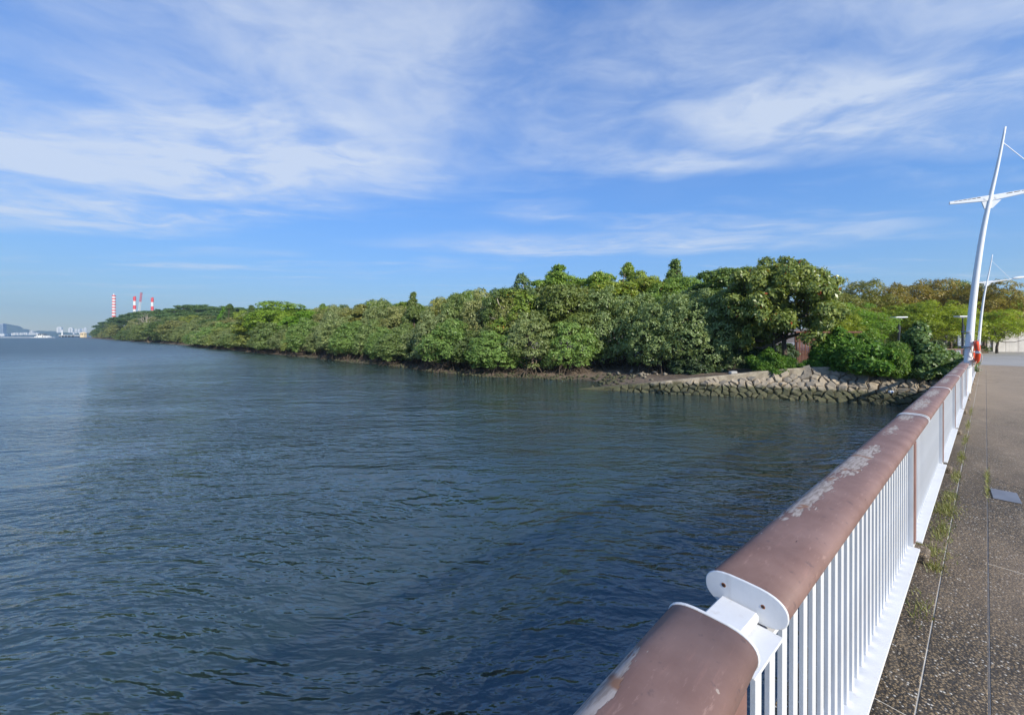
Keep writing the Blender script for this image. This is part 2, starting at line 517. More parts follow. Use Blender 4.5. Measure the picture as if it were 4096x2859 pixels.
def mat_water():
    m, t, out = new_mat('sea_water')
    co = t.add('ShaderNodeTexCoord').outputs['Object']
    warp = t.add('ShaderNodeTexNoise', {'Vector': co, 'Scale': 0.11, 'Detail': 2.0})
    wv = t.vmath('SCALE', t.vmath('SUBTRACT', warp.outputs[1], (0.5, 0.5, 0.5)))
    wv.node.inputs[3].default_value = 3.0
    cw = t.vmath('ADD', co, wv)
    gust = t.ramp(t.noise(t.mapping(cw, rot=(0, 0, 0.6), scale=(0.10, 0.2, 1)), 1.0, 4, 0.55), 0.36, 0.64)
    a2 = t.math('ADD', 0.050, t.math('MULTIPLY', gust, 0.06))
    a3 = t.math('ADD', 0.013, t.math('MULTIPLY', gust, 0.026))

    def height(off):
        c_ = t.vmath('ADD', cw, off)
        n0 = t.noise(t.mapping(c_, rot=(0, 0, 0.55), scale=(0.13, 0.33, 1)), 1.0, 2, 0.5, 0.3)
        n1 = t.noise(t.mapping(c_, rot=(0, 0, -0.25), scale=(0.45, 1.15, 1)), 1.0, 2, 0.5, 0.5)
        n2 = t.noise(t.mapping(c_, rot=(0, 0, 0.3), scale=(1.5, 3.8, 1)), 1.0, 2, 0.5, 0.5)
        n3 = t.noise(t.mapping(c_, rot=(0, 0, -0.1), scale=(5.5, 13.0, 1)), 1.0, 2, 0.5, 0.3)
        h = t.math('MULTIPLY', n0, 0.22)
        h = t.math('ADD', h, t.math('MULTIPLY', n1, 0.12))
        h = t.math('ADD', h, t.math('MULTIPLY', n2, a2))
        return t.math('ADD', h, t.math('MULTIPLY', n3, a3))
    e = 0.012
    h0, hx_, hy_ = height((0, 0, 0)), height((e, 0, 0)), height((0, e, 0))
    sx = t.math('DIVIDE', t.math('SUBTRACT', h0, hx_), e)
    sy = t.math('DIVIDE', t.math('SUBTRACT', h0, hy_), e)
    nrm = t.vmath('NORMALIZE', t.add('ShaderNodeCombineXYZ', {0: sx, 1: sy, 2: 1.0}).outputs[0])
    murk = t.noise(co, 0.05, 3)
    c = t.mix(t.ramp(murk, 0.3, 0.7), (0.022, 0.047, 0.047, 1), (0.031, 0.056, 0.050, 1))
    # the open channel is ruffled by wind, the water by the bridge is calmer
    rng_ = t.add('ShaderNodeVectorMath', {0: co}, operation='LENGTH').outputs['Value']
    ruff = t.math('ADD', 0.05, t.math('MULTIPLY', t.ramp(rng_, 8.0, 150.0), 0.36))
    # silty water: light wanders a metre or so below the surface before it comes back
    p = t.add('ShaderNodeBsdfPrincipled', {'Base Color': c, 'Roughness': ruff, 'IOR': 1.5, 'Specular IOR Level': 0.95, 'Specular Tint': (0.78, 0.98, 1.2, 1), 'Normal': nrm,
                                           'Subsurface Weight': 1.0, 'Subsurface Radius': (0.8, 1.2, 1.1), 'Subsurface Scale': 5.0})
    t.set(out, 'Surface', p)
    return m


M['water'] = mat_water()


def mat_land():
    m, t, out = new_mat('bank_earth')
    co = t.add('ShaderNodeTexCoord').outputs['Object']
    n = t.noise(co, 0.8, 6, 0.65)
    n2 = t.noise(co, 5.0, 6, 0.65)
    c = t.mix(t.ramp(n, 0.3, 0.7), (0.10, 0.072, 0.05, 1), (0.22, 0.165, 0.12, 1))
    c = t.mix(t.math('MULTIPLY', t.ramp(n2, 0.45, 0.7), 0.6), c, (0.07, 0.06, 0.045, 1))
    z = t.add('ShaderNodeSeparateXYZ', {0: co}).outputs[2]
    wet = t.ramp(t.math('ADD', z, t.math('MULTIPLY', n2, 0.2)), 0.30, 0.08)
    c = t.mix(t.math('MULTIPLY', wet, 0.7), c, (0.055, 0.048, 0.034, 1))
    p = t.add('ShaderNodeBsdfPrincipled', {'Base Color': c, 'Roughness': 0.85})
    t.set(p, 'Normal', t.add('ShaderNodeBump', {'Height': n2, 'Strength': 0.8, 'Distance': 0.12}))
    t.set(out, 'Surface', p)
    return m


M['land'] = mat_land()


def mat_rock(name, wall=False):
    m, t, out = new_mat(name)
    geo = t.add('ShaderNodeNewGeometry').outputs['Position']
    oi = t.add('ShaderNodeObjectInfo')
    n = t.noise(geo, 3.0, 7, 0.65)
    n2 = t.noise(geo, 14.0, 5, 0.65)
    if wall:
        c = t.mix(t.ramp(n, 0.3, 0.7), (0.24, 0.20, 0.145, 1), (0.39, 0.34, 0.255, 1))
        c = t.mix(t.math('MULTIPLY', t.ramp(t.noise(t.mapping(geo, scale=(2.5, 2.5, 0.5)), 1.0, 6), 0.48, 0.62), 0.6), c, (0.14, 0.11, 0.085, 1))
    else:
        c = t.mix(oi.outputs['Random'], (0.24, 0.205, 0.16, 1), (0.46, 0.37, 0.26, 1))
        c = t.mix(t.ramp(n, 0.35, 0.7), c, (0.27, 0.24, 0.19, 1))
    c = t.mix(t.math('MULTIPLY', t.ramp(n2, 0.5, 0.72), 0.55), c, (0.09, 0.08, 0.065, 1))
    z = t.add('ShaderNodeSeparateXYZ', {0: geo}).outputs[2]
    zz = t.math('ADD', z, t.math('MULTIPLY', t.math('SUBTRACT', n, 0.5), 0.7))
    alg = t.ramp(zz, 0.74, 0.46)
    algc = t.mix(t.ramp(n2, 0.35, 0.6), (0.028, 0.026, 0.016, 1), (0.06, 0.07, 0.022, 1))
    c = t.mix(t.math('MULTIPLY', alg, 0.9), c, algc)
    shell = t.math('MULTIPLY', t.ramp(t.noise(geo, 30.0, 3), 0.66, 0.7), t.math('MULTIPLY', alg, t.ramp(zz, 0.15, 0.45)))
    c = t.mix(t.math('MULTIPLY', shell, 0.7), c, (0.42, 0.40, 0.35, 1))
    p = t.add('ShaderNodeBsdfPrincipled', {'Base Color': c, 'Roughness': 0.85})
    t.set(p, 'Normal', t.add('ShaderNodeBump', {'Height': t.math('ADD', n, n2), 'Strength': 0.7, 'Distance': 0.03}))
    t.set(out, 'Surface', p)
    return m


M['rock'] = mat_rock('revetment_rock')
M['wall_concrete'] = mat_rock('weathered_concrete', True)
M['far_green'] = solid('far_green', (0.05, 0.075, 0.04), 0.95, 0.4, 0.03, bump=3.0, bscale=0.05)
M['far_hill'] = solid('far_hill', (0.06, 0.08, 0.05), 0.95, 0.3, 0.01)

# ---------------------------------------------------------------- the setting: water, land, far shore
WATER_R = 3600.0
wat = MB().add([(-WATER_R, -400, 0), (WATER_R, -400, 0), (WATER_R, WATER_R, 0), (-WATER_R, WATER_R, 0)], [(0, 1, 2, 3)]).build('water', M['water'])
tag(wat, kind='structure')

SHORE = np.array([(60, 4.0), (26, 17.1), (20.2, 19.3), (13, 22.0), (8.9, 23.6), (4.9, 25.3), (5.2, 27.0), (6.2, 28.6), (5.0, 30.2), (2.2, 31.4), (-2.4, 32.6),
                  (-8.0, 37.5), (-14.5, 44.6), (-22, 51), (-31, 59.5), (-42, 68.5), (-54.5, 79), (-80, 102), (-109, 128), (-190, 197),
                  (-330, 315), (-585, 526)], dtype=float)
LANDPOLY = np.vstack([SHORE, [(-640, 640), (-500, 900), (400, 900), (400, 4.0)]])


def poly_dist(px, py, poly, closed=True):
    """signed distance to the polygon, positive inside"""
    n = len(poly)
    best = np.full(px.shape, 1e9)
    inside = np.zeros(px.shape, dtype=bool)
    for i in range(n):
        ax, ay = poly[i]
        bx, by = poly[(i + 1) % n]
        dx, dy = bx - ax, by - ay
        tt = np.clip(((px - ax) * dx + (py - ay) * dy) / (dx * dx + dy * dy + 1e-12), 0, 1)
        best = np.minimum(best, np.hypot(px - ax - tt * dx, py - ay - tt * dy))
        cond = (ay > py) != (by > py)
        xin = ax + (py - ay) * (bx - ax) / (by - ay + 1e-12)
        inside ^= cond & (px < xin)
    return np.where(inside, best, -best)


def smooth01(x):
    x = np.clip(x, 0, 1)
    return x * x * (3 - 2 * x)


def vnoise(x, y, seed=0):
    """cheap value noise"""
    xi, yi = np.floor(x).astype(int), np.floor(y).astype(int)
    fx, fy = smooth01(x - xi), smooth01(y - yi)

    def h(a, b):
        v = np.sin(a * 127.1 + b * 311.7 + seed * 74.7) * 43758.5453
        return v - np.floor(v)
    return (h(xi, yi) * (1 - fx) + h(xi + 1, yi) * fx) * (1 - fy) + (h(xi, yi + 1) * (1 - fx) + h(xi + 1, yi + 1) * fx) * fy


RAMP_X = [4.6, 8.9, 13.2, 16.6, 18.8, 22.0, 30.0]
RAMP_Z = [0.0, 0.55, 1.08, 1.5, 1.62, 1.45, 1.30]


def land_z(X, Y):
    X = np.asarray(X, dtype=float)
    Y = np.asarray(Y, dtype=float)
    d = poly_dist(X, Y, LANDPOLY)
    far = np.hypot(X, Y)
    lump = vnoise(X * 1.7, Y * 1.7) * 0.16 + vnoise(X * 4.1, Y * 4.1, 3) * 0.09 - 0.1
    mud = -0.12 + 0.16 * np.clip(d, -6, 4) + 1.0 * smooth01((d - 4) / 8) + lump
    mud = np.where(d < 0, 0.25 * d - 0.12, mud)
    rev = -0.7 + 0.72 * np.clip(d, -4, 2.7)
    rev = np.minimum(rev, np.interp(X, RAMP_X, RAMP_Z) - 0.12)
    rev = np.where(d > 2.8, np.minimum(np.interp(X, RAMP_X, RAMP_Z) - 0.12, 1.3 + 0 * X) + 0.5 * lump, rev)
    wr = smooth01((X - 4.4) / 2.0) * smooth01((36 - (Y + 0.38 * X)) / 3.0 + 1e-9) 
    # only the strip by the stone ramp uses the steep profile
    wr = np.where((X > 4.4) & (Y + 0.375 * X < 33.2), smooth01((X - 4.4) / 1.2), 0.0)
    z = mud * (1 - wr) + rev * wr
    z = np.where(X > 8, np.minimum(z, 1.32), z)
    z = z + np.clip((far - 140) / 260, 0, 1) * 8.0 * smooth01((d - 15) / 60)
    return np.maximum(z, -1.6)


def axis_lines(lo, a, b, hi, step, growth):
    mid = list(np.arange(a, b, step))
    up, s = [], step
    x = b
    while x < hi:
        up.append(x)
        s *= growth
        x += s
    up.append(hi)
    dn, s = [], step
    x = a - step
    while x > lo:
        dn.append(x)
        s *= growth
        x -= s
    dn.append(lo)
    return np.array(dn[::-1] + mid + up)


gx = axis_lines(-640, -16, 32, 400, 0.33, 1.07)
gy = axis_lines(2, 15, 45, 900, 0.33, 1.07)
GX, GY = np.meshgrid(gx, gy)
GZ = land_z(GX, GY)
nx, ny = len(gx), len(gy)
idx = np.arange(nx * ny).reshape(ny, nx)
fq = np.stack([idx[:-1, :-1], idx[:-1, 1:], idx[1:, 1:], idx[1:, :-1]], -1).reshape(-1, 4)
zq = GZ.ravel()[fq].max(axis=1)
fq = fq[zq > -1.2]
ground = put('ground', mesh_np('ground', np.stack([GX, GY, GZ], -1).reshape(-1, 3), fq, M['land'], True))
tag(ground, kind='structure')


def ground_z(x, y):
    return float(land_z(np.array([x]), np.array([y]))[0])


# far shore: wooded band and hills beyond
def ridge(name, mat, pts, fwd, depth, steps=120, rough=1.0, seed=1):
    xs = np.linspace(pts[0][0], pts[-1][0], steps)
    ys = np.interp(xs, [p[0] for p in pts], [p[1] for p in pts])
    prof = (HOR - ys) / F * fwd + CAMZ
    X = (xs - 512) / F * fwd
    rows = []
    for k, (dy, hz) in enumerate(((-depth * 0.5, 0.0), (-depth * 0.35, 0.45), (-depth * 0.15, 0.85), (0.0, 1.0), (depth * 0.3, 0.8), (depth * 0.5, 0.0))):
        wob = (vnoise(X / 40.0 + k * 9, X * 0 + k, seed) - 0.5) * rough * (hz > 0)
        rows.append(np.stack([X, np.full_like(X, fwd + dy), np.maximum(prof * hz + wob * 6, -1.0) if hz > 0 else np.full_like(X, -0.6)], -1))
    V = np.concatenate(rows)
    ii = np.arange(len(V)).reshape(len(rows), steps)
    f = np.stack([ii[:-1, :-1], ii[:-1, 1:], ii[1:, 1:], ii[1:, :-1]], -1).reshape(-1, 4)
    o = put(name, mesh_np(name, V, f, mat, True))
    return tag(o, kind='structure')


ridge('hill', M['far_hill'], [(-40, 330), (-10, 327), (3, 323.5), (7, 323.2), (12, 327.2), (15, 327.0), (20, 330.0), (30, 331.2), (38, 330.6), (48, 330.4), (56, 331.4), (70, 332.2), (90, 332.2), (130, 332.5)], 3400, 300, rough=1.0)
ridge('wooded_shore', M['far_green'], [(-60, 333.0), (0, 333.0), (20, 332.8), (40, 332.4), (60, 332.2), (75, 332.8), (90, 333), (140, 332)], 2500, 260, rough=1.2, seed=5)

# ---------------------------------------------------------------- bridge frame: x along the rail, y to its left, z up
TH = math.atan((985.6 - 512) / F)
SLOPE = 0.010
DECK_Z = CAMZ - 1.70
BRIDGE_ROT = (0, SLOPE, math.pi / 2 - TH)
BR = Matrix.Translation((0, 0, DECK_Z)) @ Matrix.Rotation(math.pi / 2 - TH, 4, 'Z') @ Matrix.Rotation(SLOPE, 4, 'Y')


def brp(t_, d_, z_=0.0):
    return BR @ Vector((t_, d_, z_))


T_END = 44.0
deck = MB().box(-8, T_END, -5.2, 0.62, -0.55, -0.0012).build('bridge_deck', M['sealant'])
deck.location = (0, 0, DECK_Z)
deck.rotation_euler = BRIDGE_ROT
tag(deck, kind='structure')
slab_rng = random.Random(3)
for (d0, d1, t0, pitch, gap) in ((0.2025, 0.62, 2.48 - 2.06 * 4, 2.06, 0.007), (-0.009, 0.201, 3.1 - 3.4 * 3, 3.4, 0.0025), (-2.6, -0.0125, 4.67 - 2.7 * 4, 2.7, 0.011), (-5.2, -2.612, 3.6 - 2.7 * 4, 2.7, 0.006)):
    tt = t0
    while tt < T_END - 0.05:
        a, b = max(tt, -7.98), min(tt + pitch, T_END - 0.01)
        if b - a > 0.1:
            zt = slab_rng.uniform(0.0008, 0.003)
            o = MB().box(a + gap / 2, b - gap / 2, d0 + 0.002, d1 - 0.002, -0.03, zt).build('paving_slab', M['aggregate'], deck, bevel=0.003)
        tt += pitch
MB().box(-7.9, T_END - 0.1, -0.0130, -0.0085, -0.03, 0.0002).build('joint_strip', M['joint_black'], deck)

# plaza on the bank at the far end of the bridge
PLZ = DECK_Z - SLOPE * T_END
rdir = Vector((math.sin(TH), math.cos(TH), 0))
ldir = Vector((-math.cos(TH), math.sin(TH), 0))


def pz(t_, d_, z_):
    return rdir * t_ + ldir * d_ + Vector((0, 0, z_))


pl = [pz(T_END + 0.02, -14, 0), pz(140, -60, 0), pz(140, 40, 0), pz(70, 20, 0), pz(58, 9, 0), pz(48, 2.2, 0), pz(T_END + 0.02, 0.62, 0)]
plz = MB()
plz.add([(p.x, p.y, PLZ) for p in pl] + [(p.x, p.y, PLZ - 0.6) for p in pl],
        [tuple(range(len(pl)))] + [(i, (i + 1) % len(pl), (i + 1) % len(pl) + len(pl), i + len(pl)) for i in range(len(pl))])
plaza = plz.build('plaza', M['plaza'])
tag(plaza, kind='structure')
for k in range(7):
    for j in range(5):
        a = T_END + 0.3 + k * 3.6
        d0 = -13 + j * 2.7
        if d0 + 2.66 > 0.7 + k * 0.6:
            continue
        q = [pz(a, d0, PLZ + 0.006), pz(a + 3.57, d0, PLZ + 0.006), pz(a + 3.57, d0 + 2.67, PLZ + 0.006), pz(a, d0 + 2.67, PLZ + 0.006)]
        MB().add([tuple(v) for v in q] + [(v.x, v.y, PLZ - 0.02) for v in q], [(0, 1, 2, 3), (0, 4, 5, 1), (1, 5, 6, 2), (2, 6, 7, 3), (3, 7, 4, 0)]).build('paving_slab', M['plaza'], plaza)

# ---------------------------------------------------------------- railing
rail = empty('bridge_railing', (0, 0, DECK_Z), BRIDGE_ROT)
tag(rail, 'white baluster railing with flaking brown handrail running along the bridge edge', 'railing')
HC, HH = 0.435, 0.955      # handrail centre: lateral offset and height


def handrail_profile(hw=0.105, up=0.047, dn=0.046, n=3.3, m=32):
    pr = []
    for k in range(m):
        a = 2 * math.pi * k / m
        c, s = math.cos(a), math.sin(a)
        y = hw * math.copysign(abs(c) ** (2 / n), c)
        z = (up if s > 0 else dn) * math.copysign(abs(s) ** (2 / 2.3), s)
        pr.append((HC + y, HH + z))
    return pr


HP = handrail_profile()
CP = handrail_profile(0.108, 0.051, 0.050)


def handrail(t0, t1, cap0=True, cap1=True):
    n = max(2, int((t1 - t0) / 0.25))
    h = MB().sweep(HP, t0 + 0.008, t1 - 0.008, n).build('handrail', M['handrail'], rail, smooth=True)
    h.data.polygons[-1].use_smooth = False
    h.data.polygons[-2].use_smooth = False
    for on, a, b in ((cap0, t0, t0 + 0.0075), (cap1, t1 - 0.0075, t1)):
        if on:
            MB().sweep(CP, a, b, 2).build('end_cap', M['white_paint'], h, bevel=0.002)
    return h


seg_ends = [(-6.0, 0.985), (1.195, 5.22), (5.30, 8.66), (8.69, 11.95), (11.98, 15.2), (15.23, 18.5), (18.53, 19.32)]
rails = [handrail(a, b) for a, b in seg_ends]
rails.append(handrail(19.72, 26.0))
rails.append(handrail(26.03, 35.0))
rails.append(handrail(35.03, 43.6))
# the two screw holes of the near end cap and the box that joins the pieces across the gap
for yy, zz, rr, mt in ((HC + 0.055, HH + 0.012, 0.0042, 'rust'), (HC - 0.048, HH + 0.004, 0.0036, 'rust')):
    MB().tube([(1.1942, yy, zz), (1.1947, yy, zz)], [rr * 1.5, rr * 1.5], 12).build('screw_hole', M[mt], rails[1])
    MB().tube([(1.1936, yy, zz), (1.1946, yy, zz)], [rr * 0.9, rr * 0.9], 12).build('screw_hole', M['dark_hole'], rails[1])
MB().box(0.99, 1.192, HC - 0.04, HC + 0.06, HH - 0.044, HH - 0.016).build('connector', M['white_paint'], rail, bevel=0.006)
MB().box(0.99, 1.19, 0.336, 0.43, HH - 0.054, HH - 0.048).build('flange', M['white_paint'], rail, bevel=0.002)
MB().box(5.224, 5.296, HC - 0.085, HC + 0.09, HH - 0.035, HH + 0.03).build('connector', M['rock'], rail, bevel=0.01)

POSTS = [-5.5, -2.3, 0.905, 4.35, 7.55, 10.75, 13.95, 17.15, 20.35, 23.55, 26.75, 29.95, 33.15, 36.35, 39.55, 42.75]
post_me = MB().box(-0.075, 0.075, 0.352, 0.425, 0.03, 0.905).mesh('post', M['white_paint'])
clad_me = MB().box(-0.06, 0.06, 0.3455, 0.3515, 0.12, 0.90).mesh('cladding', M['brown_paint'])
foot_rng = random.Random(8)
for tp in POSTS:
    po = put('post', post_me, rail, (tp, 0, 0))
    put('cladding', clad_me, po)
    fb = MB().box(tp - 0.10, tp + 0.10, 0.27, 0.43, -0.012, 0.075 + foot_rng.uniform(-0.01, 0.01))
    fo = fb.build('footing', M['aggregate'], rail, bevel=0.02)
# flat top bar under the handrail and the wide bottom plate, cut at the posts
edges = [-6.0] + POSTS + [43.6]
bal_me = MB().box(-0.022, 0.022, 0.380, 0.392, 0.105, 0.885).mesh('baluster', M['white_paint'])
bal_foot = MB()
far_bal = MB()
nb = 0
for a, b in zip(edges[:-1], edges[1:]):
    a2, b2 = a + 0.077, b - 0.077
    if b2 - a2 < 0.15:
        continue
    MB().box(a2, b2, 0.362, 0.43, 0.887, 0.899).build('top_bar', M['white_paint'], rail, bevel=0.002)
    MB().box(a2, b2, 0.314, 0.44, 0.092, 0.104).build('bottom_plate', M['white_paint'], rail, bevel=0.002)
    n = int(round((b2 - a2) / 0.106))
    for k in range(n):
        tt = a2 + (k + 0.5) * (b2 - a2) / n
        if -2.2 < tt < 24.0 and nb < 290:
            put('baluster', bal_me, rail, (tt, 0, 0))
            nb += 1
        else:
            far_bal.box(tt - 0.022, tt + 0.022, 0.380, 0.392, 0.105, 0.885)
fbo = far_bal.build('balusters', M['white_paint'], rail)
fbo['kind'] = 'stuff'

# the nearest length turns slightly inwards at the expansion joint
KA = 0.085
kc = Vector((0.985, HC, 0))
kr = Matrix.Rotation(KA, 3, 'Z')
for o in list(rail.children):
    bbx = [c[0] for c in o.bound_box]
    if o.location.x + max(bbx) < 0.99 and (o.name.startswith(('handrail', 'baluster')) and o is not fbo):
        o.location = kr @ (o.location - kc) + kc
        o.rotation_euler = (0, 0, KA)

# steel cover plate let into the deck
cp = MB()
cp.box(-0.21, 0.21, -0.095, 0.095, 0.0, 0.007)
cov = cp.build('cover_plate', M['plate_grey'], bevel=0.003)
p0 = brp(6.85, -0.135, 0.004)
cov.location = p0
cov.rotation_euler = (0, SLOPE, math.pi / 2 - TH + 0.05)
tag(cov, 'flat grey steel cover plate lying on the bridge paving', 'plate')

# weeds in the paving joints
gv, gf, gt = [], [], []
grng = np.random.default_rng(5)
patches = [(3.55, 0.26, 0.22, 0.07, 70), (4.25, 0.24, 0.12, 0.06, 120), (4.55, 0.27, 0.15, 0.09, 200), (5.1, 0.24, 0.35, 0.06, 260), (5.8, 0.25, 0.3, 0.09, 420), (6.3, 0.24, 0.25, 0.05, 240),
           (7.3, 0.23, 0.4, 0.04, 220), (8.6, 0.22, 0.5, 0.04, 220), (10.2, 0.22, 0.6, 0.03, 180), (12.0, 0.22, 0.8, 0.03, 180), (14.5, 0.22, 1.0, 0.03, 150), (7.6, -0.014, 0.5, 0.012, 160), (6.9, -0.014, 0.35, 0.012, 80)]
for tc_, dc, st, sd, cnt in patches:
    for _ in range(int(cnt * 1.4)):
        x, y = grng.normal(tc_, st * 0.5), grng.normal(dc, sd * 0.5)
        hgt = grng.uniform(0.012, 0.042)
        a = grng.uniform(0, 2 * math.pi)
        lean = grng.uniform(0.3, 1.6) * hgt
        wx, wy = 0.0035 * math.cos(a + 1.57), 0.0035 * math.sin(a + 1.57)
        o = len(gv)
        gv += [(x - wx, y - wy, -0.004), (x + wx, y + wy, -0.004), (x + lean * math.cos(a), y + lean * math.sin(a), hgt)]
        gf.append([o, o + 1, o + 2])
        gt += [grng.uniform(0, 1)] * 3
M['grass'] = leaf_mat('grass_blades', (0.15, 0.19, 0.04), (0.34, 0.33, 0.12), (0.42, 0.36, 0.2), 0.07)
weeds = put('grass', mesh_np('grass', gv, np.array(gf), M['grass'], attrs={'tint': gt}), None, (0, 0, DECK_Z), BRIDGE_ROT)
tag(weeds, 'dry yellow-green weeds growing in the paving joints beside the railing', 'grass', kind='stuff')

# ---------------------------------------------------------------- lamp posts on the bridge line
def lamp_post(t_, d_, zb, H, label, lean_scale=1.0):
    base = rdir * t_ + ldir * d_
    root = empty('street_lamp', (base.x, base.y, zb), (0, 0, math.pi / 2 - TH + 0.42))
    tag(root, label, 'street lamp', 'curved white street lamps on the bridge line')
    # curve in the local y-z plane, leaning towards the deck (-y)
    ctl = [(0.0, 0.0), (0.045, 0.14), (0.13, 0.32), (0.24, 0.47), (0.375, 0.62), (0.52, 0.73), (0.715, 0.865), (0.87, 1.0)]
    pts, rad = [], []
    for k in range(41):
        s = k / 40
        y = np.interp(s, [c[1] for c in ctl], [c[0] for c in ctl])
        pts.append((0, y, s * H))
        rad.append(np.interp(s, [0, 0.3, 0.62, 1.0], [0.10, 0.088, 0.065, 0.026]))
    ys = np.array([p[1] for p in pts])
    for _ in range(6):
        ys[1:-1] = (ys[:-2] + 2 * ys[1:-1] + ys[2:]) / 4
    pts = [(0, -ys[k] * lean_scale, pts[k][2]) for k in range(41)]
    MB().tube(pts, rad, 16).build('pole', M['white_lamp'], root, smooth=True)
    sj = 0.742
    yj = -float(np.interp(sj, np.linspace(0, 1, 41), ys)) * lean_scale
    zj = sj * H

    def arm(y0, z0, y1, z1, h0, h1, nm):
        sgn = 1 if y1 > y0 else -1
        v = []
        for x in (-0.03, 0.03):
            v += [(x, y0, z0 - h0), (x, y1, z1 - h1 * 0.9), (x, y1, z1 + h1), (x, y0, z0 + h0)]
        a_ = MB().add(v, [(0, 1, 2, 3), (7, 6, 5, 4), (0, 4, 5, 1), (1, 5, 6, 2), (2, 6, 7, 3), (3, 7, 4, 0)]).build(nm, M['white_lamp'], root)
        # slots along the upper edge and the pivot disc
        for k in range(6):
            f0, f1 = 0.22 + k * 0.115, 0.22 + k * 0.115 + 0.09
            s_ = MB()
            vv = []
            for x in (-0.0325, 0.0325):
                for ff, up in ((f0, 0.45), (f1, 0.45), (f1, 0.72), (f0, 0.72)):
                    vv.append((x, y0 + (y1 - y0) * ff, z0 + (z1 - z0) * ff + up * (h0 + (h1 - h0) * ff)))
            s_.add(vv, [(0, 1, 2, 3), (7, 6, 5, 4), (0, 4, 5, 1), (1, 5, 6, 2), (2, 6, 7, 3), (3, 7, 4, 0)])
            s_.build('slot', M['dark_hole'], a_)
        yc, zc_ = y0 + sgn * 0.09, z0 - 0.01
        MB().tube([(-0.038, yc, zc_), (0.038, yc, zc_)], 0.032, 14).build('pivot', M['white_lamp'], a_)
        return a_

    arm(yj + 0.03, zj + 0.0, yj + 0.93, zj - 0.02, 0.088, 0.042, 'short_arm')
    ya, za = yj - 1.45, zj + 0.17
    arm(yj - 0.03, zj + 0.0, ya, za, 0.088, 0.03, 'long_arm')
    # gusset plate under the arms
    MB().add([(-0.02, yj + 0.19, zj - 0.10), (-0.02, yj - 0.24, zj - 0.09), (-0.02, yj - 0.05, zj - 0.33), (-0.02, yj + 0.13, zj - 0.33),
              (0.02, yj + 0.19, zj - 0.10), (0.02, yj - 0.24, zj - 0.09), (0.02, yj - 0.05, zj - 0.33), (0.02, yj + 0.13, zj - 0.33)],
             [(0, 1, 2, 3), (7, 6, 5, 4), (0, 4, 5, 1), (1, 5, 6, 2), (2, 6, 7, 3), (3, 7, 4, 0)]).build('gusset', M['white_lamp'], root)
    # spindle-shaped lantern at the end of the long arm
    lan, lr = [], []
    for k in range(13):
        s = k / 12
        lan.append((0, ya - s * 0.85, za + 0.05 + s * 0.1))
        lr.append(0.02 + 0.085 * math.sin(math.pi * s ** 0.75) ** 0.9)
    MB().tube(lan, lr, 14).build('lantern', M['white_lamp'], root, smooth=True)
    st = 0.945
    yt = -float(np.interp(st, np.linspace(0, 1, 41), ys)) * lean_scale
    MB().tube([(0, yt, st * H), (0, ya + 0.08, za + 0.03)], 0.009, 6).build('stay_wire', M['white_lamp'], root)
    return root


LT = 19.52
lz = brp(LT, 0.4).z
lamp1 = lamp_post(LT, 0.40, lz - 0.05, 8.6, 'tall curved white street lamp nearest the camera, with the lifebuoy at its foot')
for zz in (1.55, 2.05):
    MB().tube([(0, -0.003, zz), (0, -0.003, zz + 0.03)], 0.116, 16).build('clamp_band', M['steel_plate'], lamp1)
lamp2 = lamp_post(52.5, 0.42, PLZ, 9.1, 'curved white street lamp farther along the walkway, behind the lifebuoy')

# lifebuoy with its rope and wire frame beside the first lamp
lb_c = brp(LT - 0.02, 0.20, 1.36)
buoy = empty('lifebuoy', (lb_c.x, lb_c.y, lb_c.z), (0, 0, math.pi / 2 - TH + 0.16))
buoy.scale = (0.9, 0.9, 0.9)
tag(buoy, 'orange lifebuoy with white bands and pale rope hanging beside the white lamp pole', 'lifebuoy')


def ring_mesh(R0, r0, a0, a1, n=48, sides=14, flat=0.8):
    mb = MB()
    pts = []
    full = abs(a1 - a0 - 2 * math.pi) < 1e-6
    vs_, fs_ = [], []
    cnt = n if full else n + 1
    for i in range(cnt):
        a = a0 + (a1 - a0) * i / n
        for k in range(sides):
            b = 2 * math.pi * k / sides
            rr = R0 + r0 * math.cos(b)
            vs_.append((rr * math.cos(a), r0 * flat * math.sin(b), rr * math.sin(a)))
    for i in range(n):
        i2 = (i + 1) % cnt
        for k in range(sides):
            k2 = (k + 1) % sides
            fs_.append((i * sides + k, i2 * sides + k, i2 * sides + k2, i * sides + k2))
    return mb.add(vs_, fs_)


ring_mesh(0.335, 0.082, 0, 2 * math.pi).build('ring', M['orange'], buoy, smooth=True)
for k in range(4):
    a = math.pi / 4 * 0 + k * math.pi / 2
    ring_mesh(0.335, 0.0845, a - 0.1, a + 0.1, 8).build('band', M['plastic_white'], buoy, smooth=True)
rp = []
for k in range(65):
    a = 2 * math.pi * k / 64
    rr = 0.425 + 0.05 * abs(math.sin(2 * a))
    rp.append((rr * math.cos(a), -0.05 + 0.03 * math.sin(3 * a), rr * math.sin(a)))
MB().tube(rp, 0.010, 6).build('grab_line', M['rope'], buoy, smooth=True)
rr_ = random.Random(4)
for k in range(5):
    pth = []
    y0 = 0.06 + 0.02 * k
    for i in range(16):
        s = i / 15
        pth.append((-0.18 + 0.05 * k + 0.05 * math.sin(s * 5 + k), y0 + 0.03 * math.sin(s * 4 + k), 0.18 - 0.66 * s + 0.02 * math.sin(7 * s + k)))
    MB().tube(pth, 0.009, 6).build('rope', M['rope'], buoy, smooth=True)
lp = [(0.16 * math.cos(a) - 0.12, 0.07 + 0.05 * math.sin(a * 2), -0.40 + 0.12 * math.sin(a)) for a in [2 * math.pi * i / 24 for i in range(25)]]
MB().tube(lp, 0.009, 6).build('rope', M['rope'], buoy, smooth=True)
